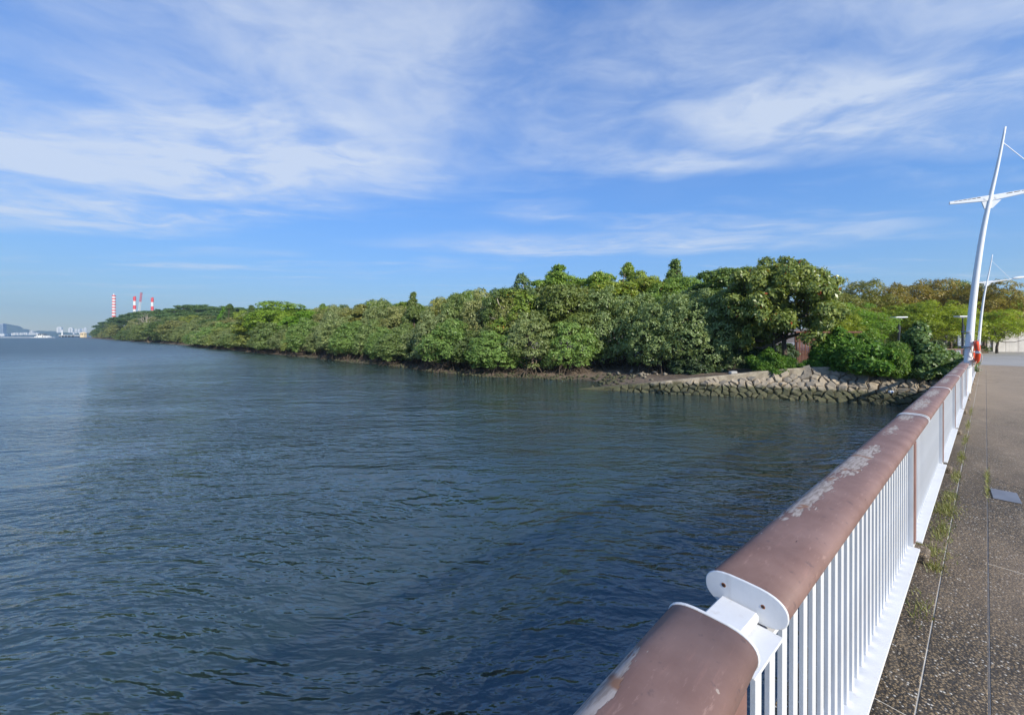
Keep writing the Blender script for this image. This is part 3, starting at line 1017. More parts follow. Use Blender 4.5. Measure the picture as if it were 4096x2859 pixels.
fr = [(-0.10, 0.10, 0.30), (-0.10, 0.14, 0.72), (-0.10, -0.06, 0.74), (-0.10, -0.02, 0.30), (-0.10, 0.10, 0.30)]
MB().tube(fr, 0.009, 6).build('bracket', M['white_lamp'], buoy)
MB().tube([(-0.04, 0.18, 0.0), (-0.04, 0.02, 0.0)], 0.012, 6).build('bracket', M['white_lamp'], buoy)

# ---------------------------------------------------------------- stone revetment, ramp wall
BASE = [(4.7, 25.35, -0.3), (8.9, 23.6, -0.32), (13.0, 21.95, -0.35), (20.2, 19.2, -0.35), (23.3, 18.05, -0.35)]
TOP = [(4.9, 25.5, 0.02), (9.0, 24.25, 0.40), (13.15, 23.55, 0.78), (16.6, 22.75, 1.18), (18.8, 22.2, 1.36), (22.0, 21.2, 1.40), (24.2, 20.5, 1.36)]


def poly_u(line, u):
    P_ = np.array(line)
    seg = np.hypot(np.diff(P_[:, 0]), np.diff(P_[:, 1]))
    cum = np.concatenate([[0], np.cumsum(seg)]) / seg.sum()
    return np.array([np.interp(u, cum, P_[:, k]) for k in range(3)])


REV_L = 20.0
revet = empty('stone_revetment', (4.9, 25.3, 0.0))
tag(revet, 'sloping bank of fitted tan stones with mossy feet, running down into the water', 'stone bank')
srng = random.Random(21)
cells = []
step = 0.43
row = 0
v = 0.12
while v < 3.1:
    u = 0.2 + (0.5 * step if row % 2 else 0)
    while u < REV_L:
        cells.append((u + srng.uniform(-0.16, 0.16), v + srng.uniform(-0.12, 0.12)))
        u += step * srng.uniform(0.85, 1.2)
    v += 0.335
    row += 1
cells = np.array(cells)


def clip_poly(poly, nx_, ny_, c):
    out = []
    n = len(poly)
    for i in range(n):
        a, b = poly[i], poly[(i + 1) % n]
        da, db = nx_ * a[0] + ny_ * a[1] - c, nx_ * b[0] + ny_ * b[1] - c
        if da <= 0:
            out.append(a)
        if da * db < 0:
            s = da / (da - db)
            out.append((a[0] + (b[0] - a[0]) * s, a[1] + (b[1] - a[1]) * s))
    return out


def slope_len(u):
    b, tp = poly_u(BASE, u / REV_L), poly_u(TOP, u / REV_L)
    return float(np.linalg.norm(tp - b))


def surf(u, vv):
    uu = min(max(u / REV_L, 0), 1)
    b, tp = poly_u(BASE, uu), poly_u(TOP, uu)
    L = np.linalg.norm(tp - b) + 1e-6
    return b + (tp - b) * (vv / L)


nstones = 0
for i, (cu, cv) in enumerate(cells):
    SL = slope_len(cu)
    if cv > SL + 0.1 or nstones >= 300:
        continue
    poly = [(cu - 0.6, cv - 0.55), (cu + 0.6, cv - 0.55), (cu + 0.6, cv + 0.55), (cu - 0.6, cv + 0.55)]
    near = np.argsort(np.hypot(cells[:, 0] - cu, cells[:, 1] - cv))[1:12]
    for j in near:
        ou, ov = cells[j]
        nx_, ny_ = ou - cu, ov - cv
        L = math.hypot(nx_, ny_)
        poly = clip_poly(poly, nx_ / L, ny_ / L, (nx_ / L) * (cu + ou) / 2 + (ny_ / L) * (cv + ov) / 2 - srng.uniform(0.006, 0.022))
    if len(poly) < 3:
        continue
    # soften sharp polygons a little
    cx = sum(p[0] for p in poly) / len(poly)
    cy = sum(p[1] for p in poly) / len(poly)
    nrm = np.cross(surf(cu + 0.1, cv) - surf(cu, cv), surf(cu, cv + 0.1) - surf(cu, cv))
    nrm = nrm / np.linalg.norm(nrm)
    if nrm[2] < 0:
        nrm = -nrm
    hgt = srng.uniform(0.05, 0.16)
    tu, tv = srng.uniform(-0.45, 0.45), srng.uniform(-0.35, 0.5)
    verts, m = [], len(poly)
    for (pu, pv) in poly:
        verts.append(surf(pu, pv) - nrm * 0.25)
    for (pu, pv) in poly:
        k = srng.uniform(0.82, 1.0)
        qu, qv = cx + (pu - cx) * k, cy + (pv - cy) * k
        verts.append(surf(qu, qv) + nrm * (hgt * 0.45 + tu * (qu - cx) * 0.5 + tv * (qv - cy) * 0.5))
    for (pu, pv) in poly:
        k = srng.uniform(0.5, 0.9)
        qu, qv = cx + (pu - cx) * k, cy + (pv - cy) * k
        verts.append(surf(qu, qv) + nrm * (hgt + tu * (qu - cx) + tv * (qv - cy) + srng.uniform(-0.015, 0.015)))
    verts.append(surf(cx, cy) + nrm * (hgt + srng.uniform(-0.02, 0.03)))
    fs_ = []
    for a in range(m):
        b = (a + 1) % m
        fs_.append([a, b, m + b, m + a])
        fs_.append([m + a, m + b, 2 * m + b, 2 * m + a])
        fs_.append([2 * m + a, 2 * m + b, 3 * m])
    cen = np.mean(verts, axis=0)
    me = mesh_np('stone', [v_ - np.array((4.9, 25.3, 0.0)) for v_ in verts], fs_, M['rock'])
    put('stone', me, revet)
    nstones += 1
# packed rubble bed under the stones
bed_v, bed_f = [], []
for k in range(40):
    u = REV_L * k / 39
    b, tp = poly_u(BASE, u / REV_L), poly_u(TOP, u / REV_L)
    dn = np.array((0, 0, -0.16))
    bed_v += [b + dn - np.array((4.9, 25.3, 0)), tp + dn + (tp - b) * 0.1 - np.array((4.9, 25.3, 0))]
for k in range(39):
    bed_f.append([2 * k, 2 * k + 2, 2 * k + 3, 2 * k + 1])
put('rubble_bed', mesh_np('rubble_bed', bed_v, bed_f, M['rock']), revet)

WALL = [(4.55, 25.62, 0.03), (6.4, 25.1, 0.25), (8.9, 24.55, 0.56), (11.0, 24.2, 0.84), (13.2, 23.85, 1.10), (15.0, 23.5, 1.36), (16.7, 23.1, 1.58), (18.8, 22.6, 1.76), (20.6, 22.1, 1.80)]
wv, wf = [], []
for k, (x, y, z) in enumerate(WALL):
    a = np.array(WALL[max(k - 1, 0)])
    b = np.array(WALL[min(k + 1, len(WALL) - 1)])
    tn = (b - a)[:2] / np.linalg.norm((b - a)[:2])
    nn = np.array((tn[1], -tn[0]))
    if nn[1] > 0:
        nn = -nn
    for off, zz in ((0.24, -0.7), (0.16, z - 0.05), (0.13, z), (-0.13, z), (-0.16, z - 0.05), (-0.2, -0.7)):
        wob = 0.02 * math.sin(3.1 * k + off * 20)
        wv.append((x + nn[0] * off, y + nn[1] * off, zz + (wob if zz > -0.5 else 0)))
n6 = 6
for k in range(len(WALL) - 1):
    for j in range(n6):
        j2 = (j + 1) % n6
        wf.append([k * n6 + j, (k + 1) * n6 + j, (k + 1) * n6 + j2, k * n6 + j2])
wf.append([0, 1, 2, 3, 4, 5])
wf.append([(len(WALL) - 1) * n6 + j for j in (5, 4, 3, 2, 1, 0)])
wl = put('retaining_wall', mesh_np('retaining_wall', wv, wf, M['wall_concrete']))
tag(wl, 'low weathered concrete wall ramping down to the water behind the stone bank', 'wall')

# loose stones and rubble on the mud of the little cove and along the bank
rv, rf = [], []
rrng = np.random.default_rng(31)


def rubble(cx, cy, sx, sy, cnt, smin, smax):
    global rv, rf
    for _ in range(cnt):
        x, y = rrng.normal(cx, sx), rrng.normal(cy, sy)
        if poly_dist(np.array([x]), np.array([y]), LANDPOLY)[0] < -0.1:
            continue
        z = ground_z(x, y)
        s = rrng.uniform(smin, smax)
        o = len(rv)
        base = np.array([(1, 0, 0), (-1, 0, 0), (0, 1, 0), (0, -1, 0), (0, 0, 0.8), (0, 0, -0.8)], float)
        pts = base * s * rrng.uniform(0.6, 1.2, (6, 3)) + rrng.normal(0, 0.18 * s, (6, 3))
        for p in pts:
            rv.append((x + p[0], y + p[1], z + 0.25 * s + p[2]))
        rf += [[o + a, o + b, o + c] for a, b, c in ((0, 2, 4), (2, 1, 4), (1, 3, 4), (3, 0, 4), (2, 0, 5), (1, 2, 5), (3, 1, 5), (0, 3, 5))]


rubble(6.3, 27.6, 1.3, 0.8, 120, 0.05, 0.16)
rubble(7.2, 29.3, 2.2, 0.9, 150, 0.08, 0.26)
rubble(3.8, 31.0, 1.8, 0.5, 110, 0.06, 0.2)
for i in range(9, 15):
    a, b = SHORE[i], SHORE[i + 1]
    for k in range(4):
        s = (k + 0.5) / 4
        rubble(a[0] + (b[0] - a[0]) * s + 0.5, a[1] + (b[1] - a[1]) * s + 0.7, 1.2, 0.5, 40, 0.05, 0.2)
rub = put('rubble', mesh_np('rubble', rv, np.array(rf), M['rock']))
tag(rub, 'loose broken stones scattered on the muddy foot of the bank', 'stones', kind='stuff')

# litter: a white block behind the wall, a pale lump in the cove, a blue and white scrap on the stones
lit = MB().box(-0.23, 0.23, -0.15, 0.15, 0, 0.30).build('foam_block', M['concrete_grey'], bevel=0.04)
lit.location = (at(733, 24.7), 24.7, 0.98)
lit.rotation_euler = (0.05, -0.05, 0.15)
tag(lit, 'pale grey foam block lying behind the concrete wall under the dark trees', 'foam block')
ic = bmesh.new()
bmesh.ops.create_icosphere(ic, subdivisions=2, radius=0.16)
for v_ in ic.verts:
    v_.co *= 1 + 0.35 * mnoise.noise(v_.co * 9)
    v_.co.z *= 0.6
lm = bpy.data.meshes.new('plastic_bag')
ic.to_mesh(lm)
ic.free()
lm.materials.append(M['plastic_white'])
bag = put('plastic_bag', lm, None, (at(631, 26.3), 26.3, 0.22))
tag(bag, 'crumpled pale plastic bag on the mud of the small cove', 'litter')
sc_ = surf(16.3, 1.35)
scrap = empty('litter_scrap', (sc_[0] - 0.02, sc_[1] - 0.12, sc_[2] + 0.16))
tag(scrap, 'blue and white scrap of litter caught on the stones', 'litter')
MB().box(-0.13, 0.13, -0.05, 0.05, -0.06, 0.08).build('wrapper', M['plastic_white'], scrap, bevel=0.03)
MB().box(-0.06, 0.08, -0.065, 0.02, -0.03, 0.05).build('print', M['shell_blue'], scrap, bevel=0.015)

# ---------------------------------------------------------------- vegetation
def unit(v):
    return v / (np.linalg.norm(v, axis=-1, keepdims=True) + 1e-9)


def leaf_cloud(blobs, per, k, size, aspect, rng, flat=1.0, droop=0.1, shell=(0.78, 1.1), open_=0.82, updir=0.4, fold=0.18, bottom=None):
    """blobs: (cx,cy,cz,rx,ry,rz). Rosettes of k leaves on the outer part of every blob that is not buried in another."""
    B = np.array(blobs, float)
    P_, N_ = [], []
    rmean = B[:, 3:].mean()
    for b in B:
        n = max(4, int(per * (b[3] * b[4] + b[4] * b[5] + b[3] * b[5]) / (3 * rmean * rmean)))
        d = unit(rng.normal(size=(n, 3)))
        d[:, 2] = np.where((d[:, 2] < -0.25) & (rng.random(n) < 0.6), -d[:, 2], d[:, 2])
        r = rng.uniform(shell[0], shell[1], (n, 1))
        p = b[:3] + d * r * b[3:]
        nn = unit(d / b[3:])
        q = (p[:, None, :] - B[None, :, :3]) / B[None, :, 3:]
        inside = ((q ** 2).sum(-1) < open_ ** 2).sum(1)
        keep = inside < 1
        if bottom is not None:
            keep &= p[:, 2] > bottom
        P_.append(p[keep])
        N_.append(nn[keep])
    P_, N_ = np.concatenate(P_), np.concatenate(N_)
    n = len(P_)
    P_ = np.repeat(P_, k, 0)
    N_ = np.repeat(N_, k, 0)
    m = len(P_)
    tang = unit(rng.normal(size=(m, 3)))
    tang = unit(tang - N_ * (tang * N_).sum(-1, keepdims=True))
    axis = unit(N_ * rng.uniform(-0.1, 0.65, (m, 1)) + tang + np.array((0, 0, -droop)))
    up = unit(N_ * 1.1 + np.array((0, 0, updir)) + rng.normal(size=(m, 3)) * 0.36)
    side = unit(np.cross(axis, up))
    nrm = np.cross(side, axis)
    L = size * rng.uniform(0.65, 1.25, (m, 1))
    W = L * aspect
    base = P_ + rng.normal(size=(m, 3)) * size * 0.3
    v0 = base
    v1 = base + axis * L * 0.55 + side * W * 0.5 + nrm * L * fold * 0.4
    v2 = base + axis * L - nrm * L * fold * 0.5
    v3 = base + axis * L * 0.55 - side * W * 0.5 + nrm * L * fold * 0.4
    V = np.stack([v0, v1, v2, v3], 1).reshape(-1, 3)
    Fq = np.arange(4 * m).reshape(m, 4)
    # rosette tone with leaf jitter
    tone = np.repeat(rng.random(n), k) * 0.55 + rng.random(m) * 0.45
    odd = rng.random(m) < 1.0
    tint = np.repeat(np.clip(tone, 0, 1), 4)
    spec_ = np.repeat(rng.random(m), 4)
    tint = np.where(spec_ > 0.965, 0.93 + 0.07 * ((spec_ - 0.965) / 0.035), tint * 0.9)
    return V, Fq, tint


def limb(mb, p0, p1, r0, r1, rng, n=5, bend=0.12, sides=6):
    p0, p1 = np.array(p0, float), np.array(p1, float)
    L = np.linalg.norm(p1 - p0)
    pts, rad = [], []
    off = rng.normal(size=3) * bend * L
    for i in range(n + 1):
        s = i / n
        p = p0 + (p1 - p0) * s + off * math.sin(math.pi * s) + rng.normal(size=3) * 0.012 * L * (0 < i < n)
        pts.append(p)
        rad.append(r0 + (r1 - r0) * s)
    mb.tube(pts, rad, sides, caps=False)


PROTO = {}


def proto(name, blobs, trunk, leafargs, leafmat, barkmat='bark', roots=None, seed=1, twig_n=14):
    rng = np.random.default_rng(seed)
    V, Fq, tint = leaf_cloud(blobs, rng=rng, **leafargs)
    crown = mesh_np('crown', V, Fq, M[leafmat], attrs={'tint': tint})
    tm = MB()
    for (p0, p1, r0, r1, bend) in trunk:
        limb(tm, p0, p1, r0, r1, rng, bend=bend)
    B = np.array(blobs)
    ends = [np.array(t_[1]) for t_ in trunk]
    rlast = [t_[3] for t_ in trunk]
    for i in rng.permutation(len(B))[:twig_n]:
        c = B[i, :3]
        j = int(np.argmin([np.linalg.norm(e - c) + 2.0 * max(0, e[2] - c[2]) for e in ends]))
        limb(tm, ends[j], c + unit(rng.normal(size=3)) * 0.1, rlast[j] * 0.8, rlast[j] * 0.2, rng, n=4, bend=0.12, sides=5)
    parts = [('trunk', tm.mesh('trunk', M[barkmat], True)), ('crown', crown)]
    if roots:
        parts.append(('roots', roots.mesh('roots', M['bark_root'], True)))
    PROTO[name] = parts
    return parts


def dome_blobs(rng, n, rx, ry, z0, z1, br, jit=0.25, power=1.0, full=0.35):
    """blobs over and inside a dome from z0 to z1"""
    out = []
    for i in range(n):
        a = rng.uniform(0, 2 * math.pi)
        h = rng.random() ** power
        z = z0 + (z1 - z0) * h
        prof = math.sqrt(max(0.0, 1 - (h ** 2) * 0.93)) * (0.78 + 0.22 * min(1, h * 4))
        rr = (rng.uniform(0.8, 1.05) if rng.random() > full else rng.uniform(0.1, 0.75)) * prof
        b = br * rng.uniform(0.7, 1.3)
        out.append((rx * rr * math.cos(a), ry * rr * math.sin(a), z + rng.normal() * jit * br, b * 1.08, b * 1.08, b * 0.85))
    return out


def mangrove_roots(rng, rad, n, ztop):
    mb = MB()
    for i in range(n):
        a = rng.uniform(0, 2 * math.pi)
        r0, r1 = rad * rng.uniform(0.05, 0.6), rad * rng.uniform(0.45, 0.98)
        a2 = a + rng.normal() * 0.35
        z1 = rng.uniform(0.25, ztop)
        p0 = np.array((r0 * math.cos(a), r0 * math.sin(a), z1))
        p1 = np.array((r1 * math.cos(a2), r1 * math.sin(a2), -0.35))
        mid = (p0 + p1) / 2 + np.array((0.12 * math.cos(a2), 0.12 * math.sin(a2), 0.28 * ztop))
        pts = [p0 * (1 - s) ** 2 + mid * 2 * s * (1 - s) + p1 * s * s for s in np.linspace(0, 1, 6)]
        r = rng.uniform(0.015, 0.042)
        mb.tube(pts, [r * 1.2, r * 1.1, r, r, r * 0.9, r * 0.8], 5, caps=False)
    for i in range(n // 3):
        a = rng.uniform(0, 2 * math.pi)
        r1 = rad * rng.uniform(0.5, 0.95)
        p0 = (rad * 0.2 * math.cos(a + 1), rad * 0.2 * math.sin(a + 1), rng.uniform(0.2, 0.9))
        p1 = (r1 * math.cos(a), r1 * math.sin(a), rng.uniform(0.25, 1.3))
        limb(mb, p0, p1, 0.05, 0.02, rng, n=4, bend=0.2, sides=5)
    return mb


MANG = []
for i in range(5):
    rng = np.random.default_rng(100 + i)
    bl = dome_blobs(rng, 22, 2.2, 2.2, 1.0, 4.4, 0.9, 0.3, 0.8) + dome_blobs(rng, 74, 2.7 - 0.12 * i, 2.7 - 0.12 * i, 0.8, 5.2 + 0.35 * i, 0.5, 0.6, 0.8, 0.08)
    tr = [((0, 0, -0.3), (0.2, 0.1, 1.6), 0.16, 0.12, 0.1), ((0.2, 0.1, 1.5), (-0.9, 0.5, 3.6), 0.1, 0.05, 0.15), ((0.2, 0.1, 1.5), (1.0, -0.6, 3.7), 0.1, 0.05, 0.15), ((0.2, 0.1, 1.5), (0.2, 0.9, 4.2), 0.1, 0.05, 0.15)]
    nm = 'mangrove%d' % i
    proto(nm, bl, tr, dict(per=72, k=5, size=0.20, aspect=0.52, open_=0.84, bottom=0.55), 'leaf_mangrove', 'bark', mangrove_roots(rng, 2.4, 46, 1.0), 200 + i)
    MANG.append(nm)

BROAD = []
for i in range(3):
    rng = np.random.default_rng(300 + i)
    bl = dome_blobs(rng, 70, 2.6, 2.6, 3.2, 8.6, 0.85, 0.3, 0.8)
    tr = [((0, 0, -0.3), (0.1, 0, 3.2), 0.22, 0.17, 0.05), ((0.1, 0, 3.1), (-1.0, 0.4, 5.6), 0.12, 0.06, 0.12), ((0.1, 0, 3.1), (1.1, 0.3, 5.7), 0.12, 0.06, 0.12), ((0.1, 0, 3.1), (0.1, -0.5, 7.0), 0.14, 0.05, 0.08)]
    nm = 'broad%d' % i
    proto(nm, bl, tr, dict(per=80, k=6, size=0.26, aspect=0.48, open_=0.75), 'leaf_broad', 'bark', None, 320 + i)
    BROAD.append(nm)

LAYER = []
for i in range(3):
    rng = np.random.default_rng(400 + i)
    bl, tr = [], [((0, 0, -0.3), (0.1, 0.1, 8.4), 0.2, 0.05, 0.03)]
    for L, z in enumerate((3.6, 4.6, 5.6, 6.5, 7.4, 8.2, 8.8)):
        rad = (2.7, 3.0, 2.9, 2.6, 2.2, 1.5, 0.8)[L] * rng.uniform(0.85, 1.1)
        nb_ = (11, 13, 12, 10, 9, 6, 3)[L]
        for k in range(nb_):
            a = 2 * math.pi * (k + rng.uniform(-0.3, 0.3)) / nb_
            r = rad * rng.uniform(0.45, 1.0)
            b = rng.uniform(0.5, 0.85)
            bl.append((r * math.cos(a), r * math.sin(a), z + rng.normal() * 0.14 + 0.1 * r, b, b, b * 0.42))
        for k in range(4):
            a = rng.uniform(0, 6.28)
            tr.append(((0.03 * z / 3, 0.03 * z / 3, z - 0.35), (rad * 0.8 * math.cos(a), rad * 0.8 * math.sin(a), z), 0.06, 0.02, 0.05))
    nm = 'layer%d' % i
    proto(nm, bl, tr, dict(per=95, k=6, size=0.27, aspect=0.5, open_=0.7, updir=0.8), 'leaf_broad', 'bark', None, 420 + i, 0)
    LAYER.append(nm)

CONE = []
for i in range(2):
    rng = np.random.default_rng(500 + i)
    bl = []
    for k in range(70):
        h = rng.random() ** 0.9
        z = 2.6 + 6.6 * h
        rad = 1.9 * (1 - h) ** 0.8 * rng.uniform(0.35, 1.1) + 0.05
        a = rng.uniform(0, 6.28)
        b = rng.uniform(0.45, 0.75) * (1 - 0.62 * h)
        bl.append((rad * math.cos(a), rad * math.sin(a), z, b, b, b * 0.9))
    tr = [((0, 0, -0.3), (0.1, 0, 8.6), 0.2, 0.04, 0.02)]
    nm = 'cone%d' % i
    proto(nm, bl, tr, dict(per=80, k=6, size=0.24, aspect=0.45, open_=0.72), 'leaf_dark', 'bark', None, 520 + i, 10)
    CONE.append(nm)

# the big broad-leaved tree by the ramp
rng = np.random.default_rng(611)
bl, tr = [], [((0.3, 0, -0.3), (0.5, 0.1, 2.2), 0.2, 0.17, 0.05), ((0.5, 0.1, 2.1), (-1.3, 0, 4.2), 0.13, 0.07, 0.1), ((0.5, 0.1, 2.1), (1.6, 0.2, 4.4), 0.13, 0.07, 0.1),
              ((0.5, 0.1, 2.1), (0.2, 0.3, 5.6), 0.13, 0.06, 0.08), ((0.5, 0.1, 2.0), (0.9, -1.6, 3.6), 0.11, 0.05, 0.1), ((0.3, 0, -0.3), (-0.6, -0.2, 3.0), 0.12, 0.06, 0.05)]
for k in range(190):
    h = rng.random()
    z = 1.7 + 5.0 * h
    prof = (2.9 + 0.75 * math.sin(h * 3.0)) * math.sqrt(max(0.05, 1 - max(0, h - 0.55) ** 2 / 0.24))
    a = rng.uniform(0, 6.28)
    r = prof * (rng.uniform(0.75, 1.08) if rng.random() < 0.72 else rng.uniform(0.1, 0.7))
    b = rng.uniform(0.25, 0.66)
    if r * math.cos(a) > 1.1 and z < 2.9:
        continue
    bl.append((r * math.cos(a), r * math.sin(a) * 0.95, z + rng.normal() * 0.1, b * 1.1, b * 1.1, b * 0.62))
for (x, z, b) in ((-3.6, 6.2, 0.4), (-3.2, 6.3, 0.45), (3.9, 5.9, 0.42), (3.5, 5.7, 0.5), (-1.0, 7.2, 0.42), (1.4, 7.0, 0.45), (0.3, 7.25, 0.4), (4.1, 4.2, 0.4)):
    bl.append((x, rng.uniform(-0.8, 0.3), z, b * 1.2, b * 1.2, b * 0.6))
proto('bigtree', bl, tr, dict(per=40, k=7, size=0.27, aspect=0.5, open_=0.62, droop=0.25, updir=0.55), 'leaf_big', 'bark', None, 612, 34)

# pale-limbed, half bare tree
rng = np.random.default_rng(640)
tr = [((0, 0, -0.3), (-0.3, 0, 4.6), 0.2, 0.16, 0.03), ((-0.3, 0, 4.5), (0.5, -0.3, 7.4), 0.13, 0.07, 0.08), ((-0.3, 0, 4.5), (-1.5, -0.4, 6.6), 0.12, 0.06, 0.1), ((-1.5, -0.4, 6.5), (-2.0, -0.3, 7.8), 0.06, 0.03, 0.1),
      ((0.5, -0.3, 7.2), (1.1, 0, 8.8), 0.07, 0.03, 0.1), ((-0.3, 0, 4.6), (-2.4, -0.6, 5.2), 0.08, 0.03, 0.1)]
bl = [(0.9, 0.1, 8.9, 0.8, 0.8, 0.8), (0.3, 0.3, 8.2, 0.7, 0.7, 0.5), (1.6, 0.2, 8.0, 0.7, 0.7, 0.6), (-1.9, 0.2, 7.9, 0.75, 0.7, 0.5), (-2.6, 0, 6.9, 0.7, 0.7, 0.5), (-1.1, 0.7, 7.4, 0.6, 0.6, 0.5),
      (1.8, 0.4, 6.8, 0.8, 0.7, 0.7), (1.2, 0.9, 6.0, 0.8, 0.8, 0.7), (-2.7, 0.5, 5.6, 0.9, 0.8, 0.7), (0.8, 0.3, 9.5, 0.5, 0.5, 0.6), (2.3, 0.3, 5.6, 0.8, 0.8, 0.6), (-1.0, 1.0, 5.6, 0.9, 0.9, 0.8), (0.4, 1.0, 5.0, 1, 1, 0.8)]
proto('paletree', bl, tr, dict(per=110, k=6, size=0.24, aspect=0.45, open_=0.7), 'leaf_dark', 'bark_pale', None, 641, 8)

# tall flat-topped umbrella trees of the far point
UMB = []
for i in range(4):
    rng = np.random.default_rng(700 + i)
    bl, tr = [], []
    tr.append(((0, 0, -1), (0.3, 0, 10.0), 0.45, 0.36, 0.04))
    for k in range(6):
        a = 6.28 * k / 6 + rng.uniform(-0.3, 0.3)
        r, z = rng.uniform(2.5, 5.2), rng.uniform(15.0, 18.6)
        e = (r * math.cos(a), r * math.sin(a), z)
        tr.append(((0.3, 0, 9.8), e, 0.26, 0.09, 0.08))
        for j in range(3):
            bb = a + rng.uniform(-0.6, 0.6)
            rr = r + rng.uniform(0.5, 3.8)
            tr.append((e, (rr * math.cos(bb), rr * math.sin(bb), z + rng.uniform(0.5, 2.2)), 0.09, 0.03, 0.08))
    for k in range(58):
        a = rng.uniform(0, 6.28)
        r = 8.2 * math.sqrt(rng.random())
        z = 19.6 - 0.033 * r * r + rng.choice([0, -1.5, -3.0, -4.6], p=[0.45, 0.25, 0.18, 0.12]) + rng.normal() * 0.3
        b = rng.uniform(1.2, 2.3)
        bl.append((r * math.cos(a), r * math.sin(a), z, b, b, 0.36))
    nm = 'umbrella%d' % i
    proto(nm, bl, tr, dict(per=85, k=5, size=0.55, aspect=0.5, open_=0.6, updir=1.2, droop=0.0), 'leaf_dark', 'bark_pale', None, 720 + i, 0)
    UMB.append(nm)

# fine-leaved park trees
PARK = []
for i in range(3):
    rng = np.random.default_rng(800 + i)
    bl = dome_blobs(rng, 64, 3.0, 3.0, 2.6, 7.2, 0.8, 0.3, 0.8, 0.4)
    for k in range(6):
        bl.append((rng.normal() * 1.2, rng.normal() * 1.2, rng.uniform(7.0, 7.8), 0.35, 0.35, 0.5))
    tr = [((0, 0, -0.2), (0.05, 0, 2.4), 0.14, 0.1, 0.02)]
    for k in range(7):
        a = 6.28 * k / 7 + rng.uniform(-0.2, 0.2)
        tr.append(((0.05, 0, 2.3), (1.6 * math.cos(a), 1.6 * math.sin(a), rng.uniform(4.6, 6.2)), 0.055, 0.025, 0.05))
    nm = 'park%d' % i
    proto(nm, bl, tr, dict(per=120, k=5, size=0.19, aspect=0.42, open_=0.72, shell=(0.5, 1.1)), 'leaf_olive', 'bark', None, 820 + i, 20)
    PARK.append(nm)

BUSH = {}
for nm, mt, size, asp, seed, per in (('shrub', 'leaf_shrub', 0.20, 0.36, 900, 110), ('lance', 'leaf_shrub', 0.26, 0.2, 905, 110), ('silver', 'leaf_grey', 0.19, 0.62, 910, 120)):
    rng = np.random.default_rng(seed)
    bl = []
    for k in range(9):
        a = rng.uniform(0, 6.28)
        rr = rng.uniform(0.2, 1.15)
        hh = rng.uniform(0.5, 1.0) * (2.35 - 0.75 * rr)
        cxx, cyy = rr * math.cos(a), rr * math.sin(a)
        for j in range(9):
            b = rng.uniform(0.2, 0.4)
            bl.append((cxx + rng.normal() * 0.24, cyy + rng.normal() * 0.24, 0.15 + hh * rng.uniform(0.1, 1.0), b, b, b * rng.uniform(0.6, 0.95)))
    bl.append((0.2, 0, 0.8, 0.8, 0.7, 0.7))
    if nm == 'silver':
        for k in range(10):
            h = k / 9
            bl.append((0.1 + rng.normal() * 0.25 * (1 - h), rng.normal() * 0.25 * (1 - h), 2.2 + 0.75 * h, 0.32 * (1 - 0.5 * h), 0.32 * (1 - 0.5 * h), 0.3))
    tr = [((0, 0, -0.2), (0.2, 0, 1.2), 0.06, 0.03, 0.1), ((0, 0, -0.2), (-0.5, 0.2, 1.3), 0.05, 0.03, 0.1), ((0, 0, -0.2), (0.6, -0.3, 1.1), 0.05, 0.03, 0.1)]
    proto(nm, bl, tr, dict(per=per, k=6, size=size, aspect=asp, open_=0.72), mt, 'bark', None, seed + 1, 14)


def plant(kind, x, y, z, name, label, cat='tree', group=None, sx=1.0, sz=1.0, rz=None, tint=(1, 1, 1), mat=None, rnd=R, bark=None):
    root = empty(name, (x, y, z), (0, 0, rnd.uniform(0, 6.28) if rz is None else rz))
    root.scale = (sx, sx, sz)
    tag(root, label, cat, group)
    for pn, me in PROTO[kind]:
        o = bpy.data.objects.new(pn, me)
        link(o, root)
        if pn == 'crown':
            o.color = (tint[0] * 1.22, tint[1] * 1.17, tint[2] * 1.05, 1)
            if mat:
                o.material_slots[0].link = 'OBJECT'
                o.material_slots[0].material = M[mat]
        elif pn == 'trunk' and bark:
            o.material_slots[0].link = 'OBJECT'
            o.material_slots[0].material = M[bark]
    return root


ORD = ['first', 'second', 'third', 'fourth', 'fifth', 'sixth', 'seventh', 'eighth', 'ninth', 'tenth', 'eleventh', 'twelfth', 'thirteenth', 'fourteenth', 'fifteenth',
       'sixteenth', 'seventeenth', 'eighteenth', 'nineteenth', 'twentieth']


def nth(i):
    if i < 20:
        return ORD[i]
    tens = {2: 'twenty', 3: 'thirty', 4: 'forty', 5: 'fifty', 6: 'sixty', 7: 'seventy'}
    n = i + 1
    if n % 10 == 0:
        return tens[n // 10][:-1] + 'ieth'
    return tens[n // 10] + '-' + ORD[n % 10 - 1]


# -- mangroves along the waterline
def shore_walk(i0, i1, spacing_fn, inland, start=0.0):
    pts = []
    acc = start
    for i in range(i0, i1):
        a, b = SHORE[i], SHORE[i + 1]
        L = np.hypot(*(b - a))
        tn = (b - a) / L
        nn = np.array((-tn[1], tn[0]))
        if poly_dist(np.array([(a + b)[0] / 2 + nn[0]]), np.array([(a + b)[1] / 2 + nn[1]]), LANDPOLY)[0] < 0:
            nn = -nn
        while acc < L:
            p = a + tn * acc
            pts.append(p + nn * inland)
            acc += spacing_fn(p)
        acc -= L
    return pts


